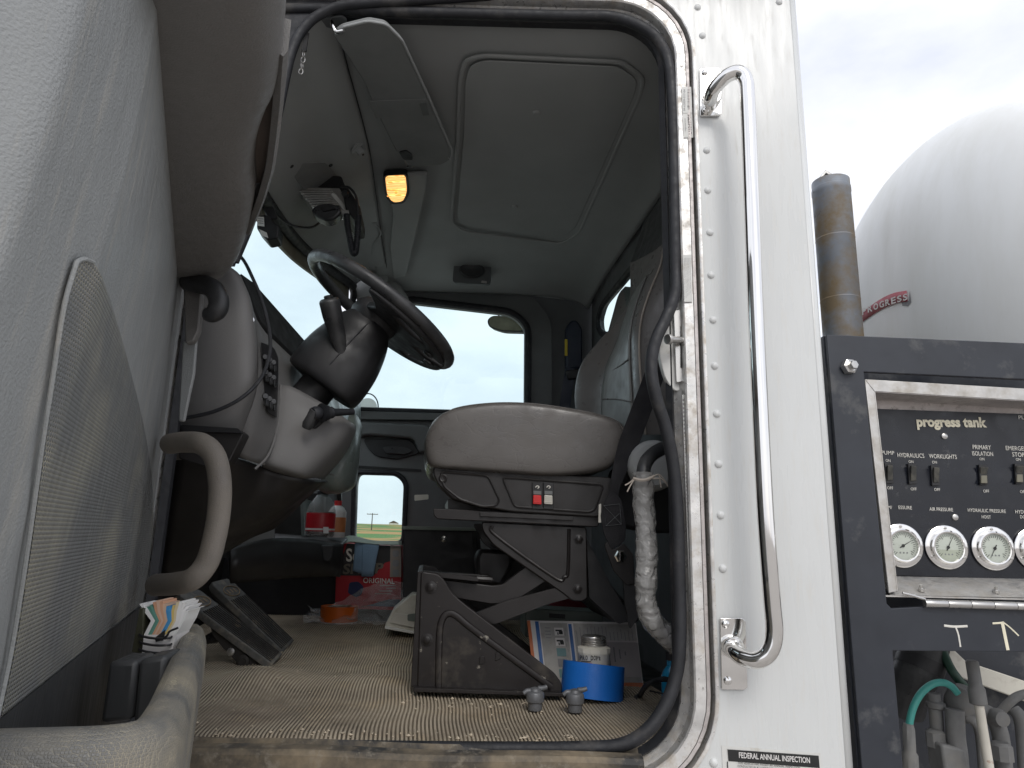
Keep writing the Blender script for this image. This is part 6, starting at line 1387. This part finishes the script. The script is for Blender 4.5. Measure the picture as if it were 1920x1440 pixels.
# hinge below the box
ha,hb2=Uy(1733,1131,YC-.006),Uy(1990,1139,YC-.006); L_=(hb2-ha); 
for k in range(6):
    s0=ha+L_*(k/6.+.002); lathe('hinge_knuckle', [(.0075,0),(.0078,.001),(.0078,L_.length/6*.96),(.0075,L_.length/6*.975)], s0, L_, 'steel', cp_, seg=16)
tube('hinge_stay', [Uy(1692,1112,YC-.002),Uy(1712,1117,YC-.003),Uy(1735,1124,YC-.004)], .0025, 'steel', cp_, seg=6)
for x,y in ((1728,1106),(1868,1109)):
    lathe('sheet_stud', [(.006,0),(.006,.006),(.0035,.007),(.0035,.013),(0,.013)], Uy(x,y+2,YC+.02), (-.2,-.35,1), 'steel', cp_, seg=8)
prism('box_floor', [Uy(1660,1116,YC+.004),Uy(2000,1124,YC+.004),Uy(2000,1124,YC+.004)+V((0,.08,0)),Uy(1660,1116,YC+.004)+V((0,.08,0))], (0,0,-.003), 'alu_panel', cp_)
# chalk and paint marks on the lower bar
for nm,pts,r_ in (('chalk_mark',((1770,1173),(1790,1175),(1814,1174)),.0022),('chalk_mark',((1792,1176),(1797,1190),(1801,1213)),.0016),('paint_mark',((1879,1166),(1884,1190),(1890,1219)),.0032),('paint_mark',((1861,1169),(1875,1168),(1882,1167)),.0018),('paint_mark',((1880,1166),(1893,1176),(1910,1192)),.0014)):
    sweep(nm, [Uy(x,y,YC-.0006) for x,y in pts], circ(r_,6,.0006), 'ink_cream' if nm[0]=='p' else 'ink_white', cp_, up=(0,-1,0))

# ---- plumbing in the lower opening
hose=lambda nm,lab,pts,r_,mt,Y: (lambda t_: tube('hose',[Uy(x,y,Y+(dy[0] if dy else 0)) for x,y,*dy in pts],r_,mt,t_,seg=14))(thing(nm,lab,'hose',Uy(pts[0][0],pts[0][1],Y)))
YH=.24
gh = thing('teal_hose','teal green air hose arching out of a grey connector','hose',Uy(1704,1440,YH))
tube('hose',[Uy(x,y,YH) for x,y in ((1704,1378),(1706,1352),(1713,1325),(1727,1300),(1748,1283),(1768,1280),(1784,1287),(1796,1300))],.0075,'green',gh,seg=12)
lathe('connector',[(.013,0),(.016,.01),(.016,.05),(.0125,.055),(.0125,.10),(.010,.11)],Uy(1709,1462,YH),Uy(1704,1374,YH)-Uy(1709,1462,YH),'greypipe',gh,seg=8)
bh = thing('black_suction_hose','thick black hose elbow behind the lower frame opening','hose',Uy(1720,1300,.36))
tube('hose',[Uy(1690,1330,.42),Uy(1702,1290,.40),Uy(1720,1258,.38),Uy(1732,1225,.38),Uy(1740,1180,.38)],.050,'black_soft',bh,seg=18)
lathe('hose_band',[(.053,0),(.053,.03)],Uy(1722,1255,.38),Uy(1735,1215,.38)-Uy(1722,1255,.38),'black',bh,seg=20)
dh = thing('dark_green_hose','dark green hose hanging down through the lower opening','hose',Uy(1770,1220,.34))
tube('hose',[Uy(1763,1190,.34),Uy(1768,1220,.34),Uy(1778,1245,.33),Uy(1790,1265,.32),Uy(1810,1290,.32)],.010,M('dark_green_rubber',(.02,.06,.04),.45),dh,seg=12)
wb = thing('white_strut','white painted strut slanting down behind the plumbing','strut',Uy(1830,1265,.55))
prism('plate',[Uy(x,y,.55) for x,y in ((1740,1205),(1775,1205),(1812,1240),(1990,1300),(1990,1340),(1800,1270))],(0,.03,0),'offwhite',wb,bevel=.003)
ml = thing('manifold','grey cast valve manifold with capped pipes in the lower opening','manifold',Uy(1800,1440,.30))
lathe('valve_body',[(0,-.04),(.02,-.038),(.032,-.02),(.035,0),(.032,.02),(.02,.036),(0,.038)],Uy(1803,1318,.30),(.2,-.3,1),'greypipe',ml,seg=20)
tube('pipe',[Uy(1790,1330,.27),Uy(1792,1380,.27),Uy(1797,1420,.27),Uy(1802,1500,.27)],.019,'greypipe',ml,seg=14)
tube('pipe',[Uy(1750,1300,.30),Uy(1755,1340,.30),Uy(1758,1390,.30),Uy(1762,1500,.30)],.014,'greypipe',ml,seg=14)
lathe('union',[(.014,0),(.020,.004),(.020,.014),(.014,.018)],Uy(1755,1330,.30),(0.05,0,1),'greypipe',ml,seg=10)
lathe('cap',[(.020,0),(.020,.03),(.014,.035),(0,.036)],Uy(1756,1400,.29),(0,0,1),'greypipe',ml,seg=8)
prism('block',[Uy(x,y,.25) for x,y in ((1765,1395),(1812,1405),(1822,1470),(1775,1470))],(0,.06,0),'greypipe',ml,bevel=.006)
tube('elbow',[Uy(1835,1330,.3),Uy(1856,1340,.3),Uy(1872,1365,.3),Uy(1880,1410,.3),Uy(1886,1500,.3)],.017,'greypipe',ml,seg=14)
tube('elbow',[Uy(1812,1345,.28),Uy(1828,1355,.27),Uy(1838,1380,.27),Uy(1845,1460,.27)],.010,'greypipe',ml,seg=12)
lathe('elbow_boss',[(0,-.02),(.016,-.018),(.020,0),(.016,.018),(0,.02)],Uy(1870,1345,.28),(0,-1,0),'greypipe',ml,seg=14)
lathe('cap',[(.022,0),(.022,.03),(.016,.036),(0,.037)],Uy(1880,1425,.28),(0,0,1),'greypipe',ml,seg=8)
tube('pipe',[Uy(1900,1330,.32),Uy(1912,1345,.31),Uy(1918,1380,.31),Uy(1926,1500,.31)],.014,'greypipe',ml,seg=12)
tube('hose_tail',[Uy(1872,1340,.36),Uy(1890,1320,.36),Uy(1910,1305,.36),Uy(1950,1295,.36)],.010,'greypipe',ml,seg=10)
lv = thing('valve_lever','rusty white valve lever with a grey sleeve grip','lever',Uy(1856,1440,.2))
a,b=Uy(1856,1450,.20),Uy(1822,1238,.20); L_=(b-a).length
lathe('rod',[(.0095,-.1),(.0095,L_*.5)],a,b-a,'rustwhite',lv,seg=12)
lathe('grip',[(.013,L_*.60),(.0165,L_*.61),(.0165,L_*.74),(.0125,L_*.78),(.0125,L_*.985),(.010,L_),(0,L_)],a,b-a,'greypipe',lv,seg=14)
lathe('rod_upper',[(.0095,L_*.5),(.0095,L_*.61)],a,b-a,'rustwhite',lv,seg=12)
bk_ = thing('chassis_rail','dark chassis rail and bulkhead behind the plumbing','chassis',V((1.2,.9,.9)))
prism('bulkhead',[V((.70,.62,.6)),V((2.4,.62,.6)),V((2.4,.62,1.50)),V((.70,.62,1.50))],(0,.04,0),'darksteel',bk_)
box('rail',V((.6,.95,.95)),(3.4,.25,.25),'darksteel',bk_,bevel=.01)
